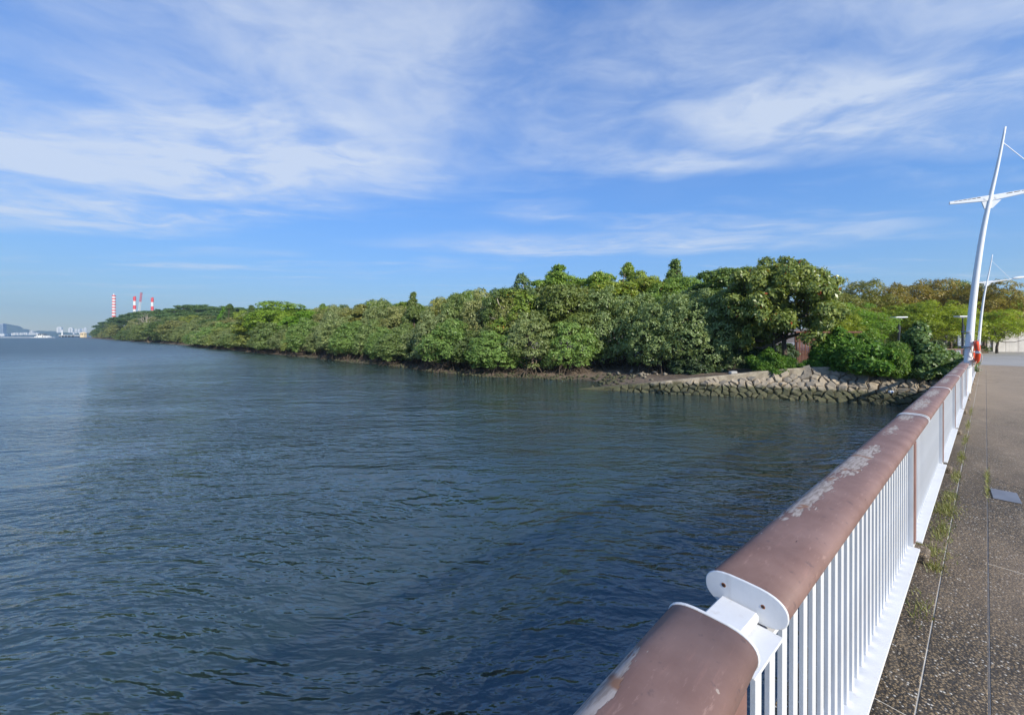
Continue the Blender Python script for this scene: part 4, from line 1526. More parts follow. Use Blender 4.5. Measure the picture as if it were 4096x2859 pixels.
front = shore_walk(8, 18, lambda p: 2.6 + 0.028 * np.hypot(*p), 2.7, 0.8)
TINTS = [(1.0, 1.0, 1.0), (0.72, 0.8, 0.72), (1.12, 1.12, 1.2), (0.86, 1.08, 0.74), (1.1, 1.06, 0.78), (0.9, 1.0, 0.85), (0.66, 0.85, 0.62)]
for i, p in enumerate(front):
    d = np.hypot(*p)
    sx = (0.78 + 0.0055 * d) * R.uniform(0.75, 1.2)
    sz = R.uniform(0.66, 1.08) * (0.84 if d < 45 else 0.98)
    g = R.uniform(0.85, 1.12)
    tt = R.choice(TINTS)
    x, y = p[0] + R.uniform(-0.4, 0.4), p[1] + R.uniform(-0.5, 0.8)
    plant(MANG[R.randrange(5)], x, y, max(ground_z(x, y) - 0.02, 0.12), 'mangrove_tree', 'grey-green mangrove on the waterline, %s from the stone ramp' % nth(i), 'mangrove tree', 'mangroves along the waterline',
          sx, sz, tint=(g * tt[0], g * tt[1], g * tt[2]))
second = shore_walk(8, 18, lambda p: 3.0 + 0.034 * np.hypot(*p), 6.0, 2.2)
for i, p in enumerate(second):
    d = np.hypot(*p)
    g = R.uniform(0.85, 1.15)
    x, y = p[0] + R.uniform(-0.5, 0.5), p[1] + R.uniform(-0.5, 0.8)
    kind = R.choice(MANG + BROAD + LAYER[:2] + CONE[:1])
    mg = kind in MANG
    nm2 = 'mangrove_tree' if mg else 'broadleaf_tree'
    hz_ = R.uniform(1.0, 1.35) if mg else R.uniform(0.72, 0.95)
    plant(kind, x, y, ground_z(x, y), nm2, 'leafy crown just behind the waterline mangroves, %s from the stone ramp' % nth(i), 'tree', 'second row behind the mangroves',
          (0.82 + 0.005 * d) * R.uniform(0.85, 1.1), hz_, tint=(g * R.uniform(0.9, 1.2), g, g * R.uniform(0.75, 1.0)), mat=None if mg else R.choice(['leaf_mangrove', 'leaf_mangrove', 'leaf_broad', 'leaf_bright', 'leaf_dark']))
third = shore_walk(11, 18, lambda p: 3.4 + 0.05 * np.hypot(*p), 9.5, 1.0)
for i, p in enumerate(third):
    x, y = p[0] + R.uniform(-0.8, 0.8), p[1] + R.uniform(-0.8, 1.2)
    z = ground_z(x, y)
    px = 512 + F * x / y
    ty = R.uniform(302.5, 313) if px < 440 else R.uniform(292, 306)
    H = at(px, y, ty).z - z
    kind = R.choice(BROAD + LAYER + CONE + CONE)
    tt = R.choice(TINTS)
    plant(kind, x, y, z, 'broadleaf_tree', 'treetop standing above the mangrove belt, %s from the stone ramp' % nth(i), 'tree', 'taller trees behind the mangrove belt',
          H / 9.4 * R.uniform(0.75, 1.0) * (1.25 if kind in CONE else 1.0), H / 9.4, tint=tt, mat=R.choice(['leaf_broad', 'leaf_mangrove', 'leaf_bright', 'leaf_dark', 'leaf_mangrove']))
far_row = shore_walk(18, 21, lambda p: 7.0 + 0.018 * np.hypot(*p), 5.0, 3.0)
for i, p in enumerate(far_row):
    d = np.hypot(*p)
    g = R.uniform(0.8, 1.15)
    plant(MANG[R.randrange(5)], p[0], p[1], max(0.1, ground_z(p[0], p[1]) - 0.3), 'mangrove_tree', 'distant dark green mangrove on the far point, %s from its near end' % nth(i), 'mangrove tree', 'mangroves of the far point',
          (1.35 + 0.001 * d) * R.uniform(0.85, 1.2), R.uniform(1.05, 1.7), tint=(0.85 * g, 0.85 * g, 0.8 * g))
for i, (px, fwd, ty) in enumerate(((150, 190, 324), (163, 180, 323), (176, 170, 322), (190, 160, 322), (204, 150, 321.5), (219, 140, 320), (233, 132, 319), (248, 124, 317), (138, 215, 324.5), (262, 112, 314.5), (126, 250, 325.5), (116, 300, 326), (107, 380, 325.5), (113, 350, 323.5), (121, 320, 322.5), (129, 290, 321), (137, 270, 320), (100, 430, 328), (145, 250, 319), (155, 235, 318.5), (166, 225, 318), (178, 215, 317.5), (192, 200, 317), (206, 190, 317), (221, 180, 317), (238, 165, 316))):
    x = at(px, fwd)
    z = ground_z(x, fwd)
    top = at(px, fwd, ty).z - z
    plant(R.choice(BROAD + MANG[:2]), x, fwd, z, 'broadleaf_tree', 'mid-green rounded tree before the umbrella trees, %s in from the far tip side' % nth(i), 'tree', 'trees below the umbrella trees',
          2.0 * R.uniform(0.9, 1.15), top / 8.5, tint=(R.uniform(0.8, 1.1), 0.9, 0.8), mat=R.choice(['leaf_mangrove', 'leaf_dark', 'leaf_broad']))

# -- umbrella trees of the far point
um = [(101, 470, 324.5, 0.8), (108, 430, 321.0, 0.9), (117, 390, 318.0, 1.0), (126, 360, 315.5, 1.0), (136, 335, 312.5, 1.0), (147, 315, 311.0, 1.05), (157, 300, 309.5, 1.0), (168, 300, 308.0, 1.0), (178, 285, 308.5, 1.0),
      (190, 275, 304.8, 1.1), (201, 275, 304.2, 1.1), (213, 265, 306.5, 1.0), (224, 262, 307.0, 1.0), (236, 258, 308.8, 1.0), (247, 255, 306.8, 0.9), (259, 250, 308.0, 0.9), (268, 250, 307.5, 0.9),
      (131, 300, 317.0, 0.9), (153, 265, 314.5, 0.9), (172, 255, 313.5, 0.9), (186, 240, 312.5, 0.9), (208, 235, 312.0, 0.9), (230, 225, 313.0, 0.9)]
for i, (px, fwd, ty, s) in enumerate(um):
    x = at(px, fwd)
    z = ground_z(x, fwd)
    H = at(px, fwd, ty).z - z
    g = R.uniform(0.85, 1.15)
    plant(UMB[i % 4], x, fwd, z, 'umbrella_tree', 'tall flat-topped umbrella tree on the wooded point, %s counting from the chimney side' % nth(i), 'tree', 'flat-topped trees of the far point',
          s * 1.15 * R.uniform(0.9, 1.1), H / 20.2, tint=(0.9 * g, 1.0 * g, 0.95 * g))
# a bare grey dead tree among them
rng = np.random.default_rng(77)
dm = MB()
limb(dm, (0, 0, -1), (0, 0, 7), 0.3, 0.24, rng, bend=0.03)
for k in range(9):
    a = 6.28 * k / 9
    e = np.array((rng.uniform(2, 5) * math.cos(a), rng.uniform(2, 5) * math.sin(a), rng.uniform(11, 15)))
    limb(dm, (0, 0, 6.8), e, 0.18, 0.08, rng, bend=0.1)
    for j in range(4):
        limb(dm, e * np.array((0.8, 0.8, 0.92)), e + rng.normal(size=3) * np.array((2.4, 2.4, 1.0)) + np.array((0, 0, 1.0)), 0.08, 0.03, rng, bend=0.1, sides=4)
dx_ = at(148, 205)
dead = put('dead_tree', dm.mesh('dead_tree', M['bark_pale'], True), None, (dx_, 205, ground_z(dx_, 205) - 0.3), (0, 0, 0.6), (0.95, 0.95, 0.92))
tag(dead, 'bare grey dead tree standing among the umbrella trees', 'dead tree')

# -- individual trees of the middle skyline: px, forward, top row, kind, half-width scale, material, tint, name, label
sky_trees = [
    (281, 84, 301, 'broad0', 2.0, 'leaf_bright', (1.1, 1.0, 0.9), 'broadleaf_tree', 'tall bright-green bushy tree rising behind the mangroves left of centre'),
    (303, 88, 308, 'broad1', 1.7, 'leaf_bright', (1.05, 0.95, 0.9), 'broadleaf_tree', 'bright-green tree touching the right side of the tall bright tree'),
    (322, 80, 308.5, 'broad2', 1.5, 'leaf_broad', (1.15, 1.05, 0.9), 'broadleaf_tree', 'yellowish rounded tree right of the bright-green pair'),
    (259, 88, 313, 'layer0', 1.7, 'leaf_broad', (1.0, 0.9, 0.8), 'layered_tree', 'olive tree in flat tiers left of the tall bright-green tree'),
    (343, 190, 304.5, 'broad2', 1.5, 'leaf_dark', (1, 1, 1.1), 'broadleaf_tree', 'small dark round treetop, left one of the two peeping over the skyline'),
    (360, 200, 303.5, 'broad0', 1.6, 'leaf_dark', (1, 1, 1.1), 'broadleaf_tree', 'small dark round treetop, right one of the two peeping over the skyline'),
    (331, 78, 306, 'broad0', 1.0, 'leaf_broad', (1.1, 1.05, 0.9), 'broadleaf_tree', 'slim yellow-green treetop left of the small dark treetops'),
    (381, 72, 300, 'broad1', 1.25, 'leaf_bright', (1.05, 0.9, 0.9), 'broadleaf_tree', 'light green pointed crown right of the small dark treetops'),
    (407, 62, 300.5, 'layer1', 1.05, 'leaf_broad', (1, 1, 0.9), 'layered_tree', 'tiered tree with a lone branch sticking out leftwards on the skyline'),
    (427, 66, 306, 'broad2', 1.1, 'leaf_mangrove', (1, 1, 1), 'broadleaf_tree', 'grey-green crown right of the tiered skyline tree'),
    (443, 60, 299, 'broad0', 1.0, 'leaf_mangrove', (1, 1, 1), 'broadleaf_tree', 'slender pointed grey-green treetop near the middle of the skyline'),
    (457, 72, 293, 'broad1', 1.1, 'leaf_broad', (0.9, 0.95, 0.9), 'broadleaf_tree', 'round green crown, left one of the cluster left of the pale-limbed tree'),
    (475, 74, 290, 'broad2', 1.15, 'leaf_broad', (0.95, 0.95, 0.9), 'broadleaf_tree', 'round green crown, tallest of the cluster left of the pale-limbed tree'),
    (490, 66, 294, 'broad0', 1.0, 'leaf_broad', (0.95, 1, 0.9), 'broadleaf_tree', 'round green crown, right one of the cluster left of the pale-limbed tree'),
    (468, 52, 303, 'layer2', 1.05, 'leaf_broad', (1.2, 1.1, 0.85), 'layered_tree', 'yellow-green tiered tree standing before the round skyline crowns'),
    (514, 37.5, 274, 'paletree', 0.92, None, (1, 1, 1), 'pale_limbed_tree', 'half-bare tree with pale forked limbs on the skyline'),
    (557, 43, 268, 'layer0', 1.0, 'leaf_broad', (0.9, 1, 0.95), 'layered_tree', 'dark green tiered tree with spreading top right of the pale-limbed tree'),
    (541, 42, 288, 'broad2', 0.9, 'leaf_mangrove', (1, 0.97, 0.95), 'broadleaf_tree', 'grey-green domed tree between the pale-limbed tree and the tiered tree'),
    (592, 44, 277, 'broad1', 1.0, 'leaf_broad', (1.05, 1.05, 1.0), 'broadleaf_tree', 'light-topped tree right of the spreading tiered tree'),
    (628, 45, 262, 'cone1', 1.1, 'leaf_broad', (1.05, 1.05, 1.0), 'conical_tree', 'pointed light green tree, left one of the two pointed trees on the skyline'),
    (613, 38, 280, 'layer1', 1.0, 'leaf_broad', (1.15, 1.05, 0.85), 'layered_tree', 'yellow-green tiered tree in front of the left pointed tree'),
    (647, 40, 277, 'layer2', 0.95, 'leaf_broad', (1.1, 0.98, 0.85), 'layered_tree', 'yellow-green tiered tree between the two pointed trees'),
    (675, 43, 258.5, 'cone0', 1.15, None, (1.2, 1.25, 1.1), 'conical_tree', 'dense dark pointed tree, right one of the two pointed trees on the skyline'),
    (702, 42, 277, 'broad0', 0.95, 'leaf_bright', (0.9, 0.9, 0.9), 'broadleaf_tree', 'fresh green low crown right of the dark pointed tree'),
    (700, 33, 287, 'broad1', 1.0, 'leaf_mangrove', (0.85, 0.95, 0.95), 'broadleaf_tree', 'deep green domed tree just left of the big broad-leaved tree'),
    (728, 31, 266, 'layer1', 0.95, 'leaf_dark', (1.3, 1.3, 1.1), 'layered_tree', 'dark tiered tree whose branches stick out left of the big broad-leaved tree'),
]
sky_trees += [
    (575, 39, 288, 'broad0', 0.9, 'leaf_mangrove', (1.05, 1.0, 0.9), 'broadleaf_tree', 'grey-green domed tree below the spreading tiered tree'),
    (660, 38, 284, 'broad2', 0.9, 'leaf_broad', (0.8, 0.9, 0.95), 'broadleaf_tree', 'deep green tree below the dark pointed tree'),
    (684, 39, 276, 'broad1', 0.9, 'leaf_broad', (0.85, 0.95, 0.95), 'broadleaf_tree', 'green tree filling the gap right of the dark pointed tree'),
    (600, 41, 272, 'layer2', 0.85, 'leaf_broad', (1.0, 1.05, 0.95), 'layered_tree', 'light green ragged treetop left of the left pointed tree'),
    (642, 43, 271, 'broad0', 0.75, 'leaf_broad', (1.05, 1.0, 0.85), 'broadleaf_tree', 'ragged yellow-green treetop at the right foot of the left pointed tree'),
    (505, 50, 287, 'broad1', 0.95, 'leaf_dark', (1.2, 1.2, 1.0), 'broadleaf_tree', 'dark leafy crown left of the pale limbs'),
]
for (px, fwd, ty, kind, s, mt, tint, nm, lab) in sky_trees:
    x = at(px, fwd)
    z = ground_z(x, fwd)
    H0 = {'broad': 9.4, 'layer': 9.3, 'cone0': 9.5, 'cone1': 9.5, 'palet': 10.0}.get(kind[:5], 9.5)
    plant(kind, x, fwd, z, nm, lab, 'tree', None, s, (at(px, fwd, ty).z - z) / H0, tint=tint, mat=mt, rz=(0.0 if kind == 'paletree' else None))

# -- dark trees behind the cove, left of the big tree
cove = [(662, 30.0, 300, MANG[1], 0.95, 'grey-green tree at the back of the cove, left of three'), (690, 28.6, 303, MANG[2], 0.9, 'grey-green tree at the back of the cove, middle of three'), (716, 27.8, 300, MANG[3], 0.85, 'shaded tree at the back of the cove, right of three, beside the big tree'),
        (600, 35.5, 300, MANG[4], 1.0, 'mangrove behind the cove, left of two taller ones'), (634, 34.0, 296, MANG[0], 1.0, 'mangrove behind the cove, right of two taller ones')]
for (px, fwd, ty, kind, s, lab) in cove:
    x = at(px, fwd)
    z = ground_z(x, fwd)
    plant(kind, x, fwd, z, 'mangrove_tree', lab, 'mangrove tree', 'trees behind the cove', s, (at(px, fwd, ty).z - z) / 5.9, tint=(0.92, 1.0, 0.98))

bx, by = at(779, 25.6), 25.6
plant('bigtree', bx, by, 1.25, 'broad_leaved_tree', 'big spreading tree with large glossy leaves and a few red ones above the concrete wall', 'tree', None, 0.83, 1.0, rz=0.0, tint=(0.86, 0.93, 0.88))

# -- shrubs on the revetment top
shr = [
    ('shrub', 853, 22.2, 1.35, 1.2, 1.12, 'shrub', 'large glossy bright green shrub leaning over the stones', (1, 1, 1)),
    ('shrub', 872, 21.9, 1.28, 0.85, 1.0, 'shrub', 'bright green shrub tucked behind the large glossy shrub on the right', (1.05, 0.95, 1)),
    ('lance', 888, 21.4, 1.32, 0.75, 0.92, 'shrub', 'narrow-leaved upright green shrub between the bright shrub and the silvery one', (1.15, 1.0, 1)),
    ('silver', 917, 21.2, 1.3, 1.0, 0.92, 'shrub', 'dark silvery shrub with pale leaf undersides at the right end of the stones', (0.9, 1.1, 0.75)),
    ('silver', 936, 21.4, 1.25, 0.75, 0.62, 'shrub', 'low dark shrub beside the silvery shrub towards the railing', (0.8, 0.85, 0.8)),
    ('shrub', 957, 22.2, 1.2, 0.62, 0.62, 'shrub', 'small round-leaved shrub just left of the white lamp pole', (0.75, 0.85, 0.8)),
    ('shrub', 763, 24.2, 1.15, 0.75, 0.68, 'shrub', 'low bright green shrub under the big tree, left of its trunk', (1.05, 1.0, 1)),
    ('lance', 786, 23.9, 1.3, 0.55, 0.5, 'shrub', 'low shaded green shrub at the foot of the big tree', (0.85, 0.9, 0.9)),
    ('lance', 811, 23.3, 1.35, 0.4, 0.42, 'shrub', 'small strappy plant in front of the brown slatted screen', (0.9, 0.95, 0.9)),
    ('lance', 822, 24.6, 1.4, 0.55, 0.85, 'shrub', 'upright spiky shrub against the brown slatted screen', (0.6, 0.7, 0.8)),
]
shr += [  # undergrowth added to fill gaps; its dark tint paints the shade under the trees
    ('silver', 700, 27.6, 0.7, 1.1, 0.75, 'shrub', 'undergrowth added behind the wall, leaves darkened as deep shade, left of three', (0.5, 0.6, 0.55)),
    ('silver', 724, 27.4, 0.9, 1.1, 0.8, 'shrub', 'undergrowth added behind the wall, leaves darkened as deep shade, middle of three', (0.5, 0.6, 0.55)),
    ('silver', 746, 27.6, 1.0, 1.1, 0.85, 'shrub', 'undergrowth added behind the wall, leaves darkened as deep shade, right of three', (0.5, 0.6, 0.55)),
    ('silver', 770, 29.5, 1.2, 1.2, 1.0, 'shrub', 'undergrowth added behind the trunk of the big tree, leaves darkened as shade', (0.5, 0.6, 0.55)),
]
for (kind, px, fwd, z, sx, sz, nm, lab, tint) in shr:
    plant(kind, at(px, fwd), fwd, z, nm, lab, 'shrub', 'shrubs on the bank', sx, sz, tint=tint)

# -- park trees beyond the bank on the right
park = [
    (838, 46, 294, 'leaf_olive', 1.2, (0.85, 1.0, 0.9), 'dark olive park tree just right of the big broad-leaved tree'),
    (860, 50, 282.5, 'leaf_olive', 1.3, (0.9, 1.0, 0.85), 'tall olive park tree, first to rise right of the big tree'),
    (884, 52, 289, 'leaf_olive', 1.25, (1.05, 0.95, 0.8), 'brownish park tree, second of the olive row from the big tree'),
    (908, 54, 285, 'leaf_olive', 1.35, (1.1, 0.98, 0.8), 'brownish park tree, third of the olive row from the big tree'),
    (931, 55, 282, 'leaf_olive', 1.35, (1.15, 1.0, 0.8), 'brownish park tree, fourth and tallest of the olive row'),
    (950, 60, 282.5, 'leaf_dark', 1.2, (1.1, 1.2, 1.3), 'grey-green park tree behind the olive row near the white lamp'),
    (968, 52, 289, 'leaf_olive', 1.2, (1.2, 1.15, 0.8), 'yellow-olive park tree directly behind the white lamp poles'),
    (985, 49, 284, 'leaf_olive', 1.25, (1.1, 1.0, 0.85), 'brown-green park tree just right of the white lamp poles'),
    (1003, 60, 293, 'leaf_lime', 1.2, (0.7, 0.8, 0.8), 'pale green park tree behind the concrete wall'),
    (1016, 66, 296, 'leaf_dark', 1.3, (1, 1.05, 1.2), 'dark grey-green tree at the right edge behind the concrete wall'),
    (1034, 68, 296, 'leaf_dark', 1.3, (1, 1.05, 1.2), 'dark grey-green tree cut by the right edge of the view'),
    (851, 38, 304.5, 'leaf_lime', 0.95, (0.55, 0.78, 0.8), 'fresh green park tree behind the large glossy shrub'),
    (838, 36, 311, 'leaf_lime', 0.75, (0.8, 0.8, 0.7), 'yellow-green low tree showing between the big tree and the fresh green one'),
    (905, 45, 306, 'leaf_lime', 1.0, (0.78, 0.85, 0.8), 'lime-green park tree left of the middle one, behind the black lamp'),
    (930, 44, 302, 'leaf_lime', 1.15, (0.85, 0.88, 0.8), 'lime-green park tree with the broadest crown, above the silvery shrub'),
    (951, 45, 305, 'leaf_lime', 1.0, (0.95, 0.92, 0.8), 'lime-green park tree just left of the white lamp poles'),
    (997, 45.5, 310.5, 'leaf_lime', 0.98, (0.95, 1.0, 0.8), 'lime-green park tree overhanging the concrete wall'),
]
for i, (px, fwd, ty, mt, s, tint, lab) in enumerate(park):
    x = at(px, fwd)
    plant(PARK[i % 3], x, fwd, PLZ - 0.05, 'park_tree', lab, 'tree', 'park trees beyond the bank', s, (at(px, fwd, ty).z - PLZ) / 7.9, tint=tint, mat=mt)

# ground under the park, level with the plaza
pk = [at(800, 34, 335), at(955, 34, 335), at(1100, 60, 335), at(1100, 110, 335), at(780, 110, 335)]
lawn = MB().add([(p.x, p.y, PLZ - 0.05) for p in pk], [tuple(range(len(pk)))]).build('park_ground', M['soil'])
tag(lawn, kind='structure')

# -- hedges in front of the wall
def hedge(px0, px1, fwd, depth, h, label, seed, tint):
    rng = np.random.default_rng(seed)
    x0, x1 = at(px0, fwd), at(px1, fwd)
    n = int((x1 - x0) / 0.16)
    bl = []
    for k in range(n):
        bl.append((rng.uniform(0, x1 - x0), rng.uniform(0, depth), h * rng.uniform(0.35, 0.8), 0.3, 0.3, 0.26))
    V, Fq, tint_ = leaf_cloud(bl, per=50, k=4, size=0.12, aspect=0.5, rng=rng, bottom=0.0)
    root = empty('hedge', (x0, fwd, PLZ))
    tag(root, label, 'hedge', 'clipped hedges before the building')
    o = put('foliage', mesh_np('foliage', V, Fq, M['leaf_shrub'], attrs={'tint': tint_}), root)
    o.color = (*tint, 1)
    MB().box(0.1, x1 - x0 - 0.1, 0.15, depth - 0.15, 0, h * 0.75).build('stems', M['soil'], root)
    return root


hedge(939, 991, 45.2, 1.1, 0.75, 'low bright green clipped hedge at the edge of the plaza', 51, (1.3, 0.9, 0.8))
hedge(936, 986, 47.0, 1.1, 1.25, 'taller darker hedge behind the low bright hedge', 52, (0.75, 0.6, 0.7))

# ---------------------------------------------------------------- things on the bank and plaza
# brown slatted screen
sf = 30.0
sx0 = at(797, sf)
scr = empty('slatted_screen', (sx0, sf, 1.3), (0, 0, -0.06))
tag(scr, 'brown slatted timber screen half hidden behind the big tree', 'screen')
sl = MB().box(-0.03, 0.03, -0.02, 0.02, 0, 2.35).mesh('slat', M['slat_brown'])
srn = random.Random(2)
for k in range(40):
    put('slat', sl, scr, (0.05 + k * 0.105, 0, srn.uniform(-0.05, 0.05)), (0, srn.uniform(-0.012, 0.012), 0), (1, 1, srn.uniform(0.96, 1.02)))
for z in (0.75, 1.8):
    MB().box(-0.1, 4.4, 0.022, 0.08, z, z + 0.11).build('rail', M['slat_brown'], scr)
MB().box(-0.3, 4.6, -0.35, 0.9, 2.5, 2.62).build('roof_beam', M['slat_brown'], scr)
for x in (0.0, 2.2, 4.3):
    MB().box(x - 0.06, x + 0.06, 0.085, 0.2, -0.1, 2.5).build('post', M['slat_brown'], scr)


# black park lamps with flat heads
def park_lamp(px, fwd, ty, label, scale=1.0):
    x = at(px, fwd)
    H = at(px, fwd, ty).z - PLZ
    r = empty('park_lamp', (x, fwd, PLZ - 0.06))
    tag(r, label, 'park lamp', 'black park lamps')
    MB().tube([(0, 0, 0), (0, 0, H * 0.62)], [0.10, 0.10], 10).build('pole', M['black_metal'], r)
    MB().add([(-0.1, -0.05, H * 0.6), (0.12, -0.05, H * 0.6), (0.12, 0.05, H * 0.6), (-0.1, 0.05, H * 0.6), (0.02, -0.04, H * 0.84), (0.2, -0.04, H * 0.74), (0.2, 0.04, H * 0.74), (0.02, 0.04, H * 0.84)],
             [(0, 3, 2, 1), (4, 5, 6, 7), (0, 1, 5, 4), (1, 2, 6, 5), (2, 3, 7, 6), (3, 0, 4, 7)]).build('fin', M['black_metal'], r)
    MB().tube([(0, 0, H * 0.61), (0, 0, H * 0.97)], [0.07, 0.05], 8).build('neck', M['black_metal'], r)
    hd = MB().box(-0.62 * scale, 0.62 * scale, -0.3, 0.3, H * 0.985, H + 0.03)
    hd.add([(-0.62 * scale, -0.3, H * 0.984), (0.62 * scale, -0.3, H * 0.984), (0.62 * scale, 0.3, H * 0.984), (-0.62 * scale, 0.3, H * 0.984), (-0.1, -0.06, H * 0.955), (0.1, -0.06, H * 0.955), (0.1, 0.06, H * 0.955), (-0.1, 0.06, H * 0.955)],
           [(0, 1, 5, 4), (1, 2, 6, 5), (2, 3, 7, 6), (3, 0, 4, 7), (4, 5, 6, 7)])
    hd.build('lamp_head', M['white_lamp'], r)
    return r


park_lamp(898.8, 39.0, 316.0, 'black park lamp with a flat white head above the bright shrubs')
park_lamp(908, 46.0, 322.0, 'lower black park lamp just behind the one above the bright shrubs', 0.9)
park_lamp(962.6, 39.5, 315.2, 'black park lamp with a flat head just left of the white lamp pole')
park_lamp(836, 40.0, 321.5, 'black park lamp half hidden at the right side of the big tree', 0.8)

# grey panel sign seen from the back, on the black lamp's left
sg = empty('sign_board', (at(961.5, 41.0), 41.0, PLZ))
tag(sg, 'blank grey back of a rounded sign board behind the black lamp', 'sign')
sb = MB().box(-0.42, 0.42, -0.05, 0.05, 1.0, 2.25).build('panel', M['steel_plate'], sg, bevel=0.045)
for x in (-0.25, 0.25):
    MB().box(x - 0.03, x + 0.03, 0.055, 0.11, 0, 2.0).build('post', M['black_metal'], sg)

# little white globe lamp by the hedge
gl = empty('bollard_lamp', (at(946, 44.0), 44.0, PLZ))
tag(gl, 'short slim lamp with a small white cap near the hedge', 'bollard lamp')
MB().tube([(0, 0, 0), (0, 0, 2.0)], 0.045, 8).build('pole', M['black_metal'], gl)
MB().tube([(0, 0, 2.0), (0, 0, 2.06), (0, 0, 2.12), (0, 0, 2.2)], [0.08, 0.2, 0.2, 0.05], 10).build('lamp_head', M['white_lamp'], gl)

# stretch of railing on the bank beyond the shrubs
r2 = empty('park_railing', (at(943, 36.0), 36.0, PLZ - 0.2), (0, 0, 0.1))
tag(r2, 'short white railing with brown posts on the bank beyond the shrubs', 'railing')
for k in range(18):
    MB().box(k * 0.11, k * 0.11 + 0.03, 0, 0.03, 0.1, 0.95).build('baluster', M['white_paint'], r2)
for x in (-0.08, 1.3, 2.0):
    MB().box(x - 0.05, x + 0.05, -0.03, 0.06, 0, 1.0).build('post', M['brown_paint'], r2)
MB().box(-0.2, 2.15, -0.06, 0.09, 1.0, 1.07).build('handrail', M['brown_paint'], r2)
MB().box(-0.13, 2.1, -0.02, 0.05, 0.05, 0.1).build('bottom_plate', M['white_paint'], r2)

# concrete boundary wall at the right edge, cast in panels
wx0 = at(993, 50.0)
cwall = empty('concrete_wall', (wx0, 50.0, PLZ), (0, 0, -0.10))
tag(cwall, 'pale concrete boundary wall with dark rain streaks at the right edge', 'wall')
for k in range(8):
    MB().box(k * 1.5 + 0.012, k * 1.5 + 1.488, 0, 0.25, -0.1, 1.78).build('panel', M['concrete_light'], cwall, bevel=0.012)
    if k > 0:
        MB().box(k * 1.5 + 0.012, k * 1.5 + 1.488, 0.06, 0.3, 1.784, 2.62 + (0.06 if k % 2 else 0)).build('panel', M['concrete_light'], cwall, bevel=0.012)

# low concrete pavilion behind the hedge
bf = 54.0
bx0, bx1 = at(915, bf), at(991, bf)
pav = empty('pavilion', (bx0, bf, PLZ))
tag(pav, 'low grey concrete pavilion with dark openings behind the park trees', 'building')
Wp = bx1 - bx0
MB().box(0, Wp, 5.0, 5.3, 0, 2.9).build('wall', M['concrete_grey'], pav)
MB().box(-0.3, Wp + 0.3, -0.4, 5.6, 2.903, 3.35).build('roof', M['concrete_light'], pav)
for k, x in enumerate(np.linspace(0.2, Wp - 0.5, 6)):
    MB().box(x, x + 0.35, 0, 0.35, 0, 2.9).build('column', M['concrete_light'], pav)
for k in range(5):
    x = 0.2 + (Wp - 0.7) * k / 5 + 0.5
    fc = MB()
    MB().box(x, x + 1.2, 2.0, 2.06, 0.0, 1.6).build('screen_panel', M['black_metal'], pav)

# white two-storey lookout seen past the black lamp
hx = at(888, 56)
hs = empty('lookout_house', (hx, 56.0, PLZ))
tag(hs, 'small white and grey house with a balcony glimpsed behind the black lamp', 'house')
MB().box(0, 4.2, 0.6, 4.0, 0, 2.2).build('wall', M['concrete_grey'], hs)
MB().box(-0.2, 4.4, -0.1, 4.2, 2.204, 2.95).build('balcony', M['white_far'], hs)
MB().box(0.3, 3.9, 1.2, 4.0, 2.954, 4.4).build('upper_wall', M['concrete_grey'], hs)
for x in (0.5, 1.6, 2.7):
    w_ = MB().box(x, x + 0.8, 1.13, 1.19, 3.1, 4.1).build('window', M['white_far'], hs)
    MB().box(x + 0.08, x + 0.72, 1.10, 1.125, 3.18, 4.02).build('pane', M['glass_far'], w_)
MB().box(0.1, 4.1, 0.9, 4.2, 4.404, 4.55).build('roof', M['white_far'], hs)
for x in (0.4, 1.6, 2.9):
    MB().box(x, x + 0.9, 0.52, 0.58, 0.3, 2.0).build('doorway', M['dark_hole'], hs)

# ---------------------------------------------------------------- far things over the water
def chimney(px, fwd, ty, rad, bands, label, flue=True):
    x = at(px, fwd)
    H = at(px, fwd, ty).z
    r = empty('chimney', (x, fwd, 0))
    tag(r, label, 'chimney', 'red and white power station chimneys')
    z = H
    colr = 0
    for k, hgt in enumerate(bands):
        z2 = max(0, z - hgt)
        ra, rb = rad * (1 + 0.22 * (H - z2) / H), rad * (1 + 0.22 * (H - z) / H)
        MB().tube([(0, 0, z2), (0, 0, z)], [ra, rb], 18, caps=(k == 0)).build('band', M['red_far' if k % 2 == 0 else 'white_far'], r, smooth=False)
        z = z2
    if flue:
        MB().tube([(0, 0, H), (0, 0, H + rad * 1.3)], [rad * 0.35, rad * 0.35], 10).build('flue', M['white_far'], r)
    else:
        MB().tube([(rad * 0.4, 0, H), (rad * 0.4, 0, H + rad * 0.5)], [rad * 0.5, rad * 0.5], 10).build('flue', M['red_far'], r)
    return r


D1 = 900.0
ppm = F / D1
chimney(113.9, D1, 294.9, 1.38 / ppm, [1.2 / ppm, 1.65 / ppm] + [1.25 / ppm, 1.65 / ppm] * 9 + [60], 'tall chimney with many narrow red and white bands, leftmost of the three')
chimney(134.6, D1, 296.4, 1.12 / ppm, [4.3 / ppm, 4.3 / ppm, 3.8 / ppm, 60.0], 'chimney with broad red and white bands beside the crane boom, middle of three', False)
chimney(152.3, D1, 297.5, 1.08 / ppm, [4.3 / ppm, 4.2 / ppm, 4.0 / ppm, 60.0], 'chimney with broad red and white bands, rightmost of the three', False)

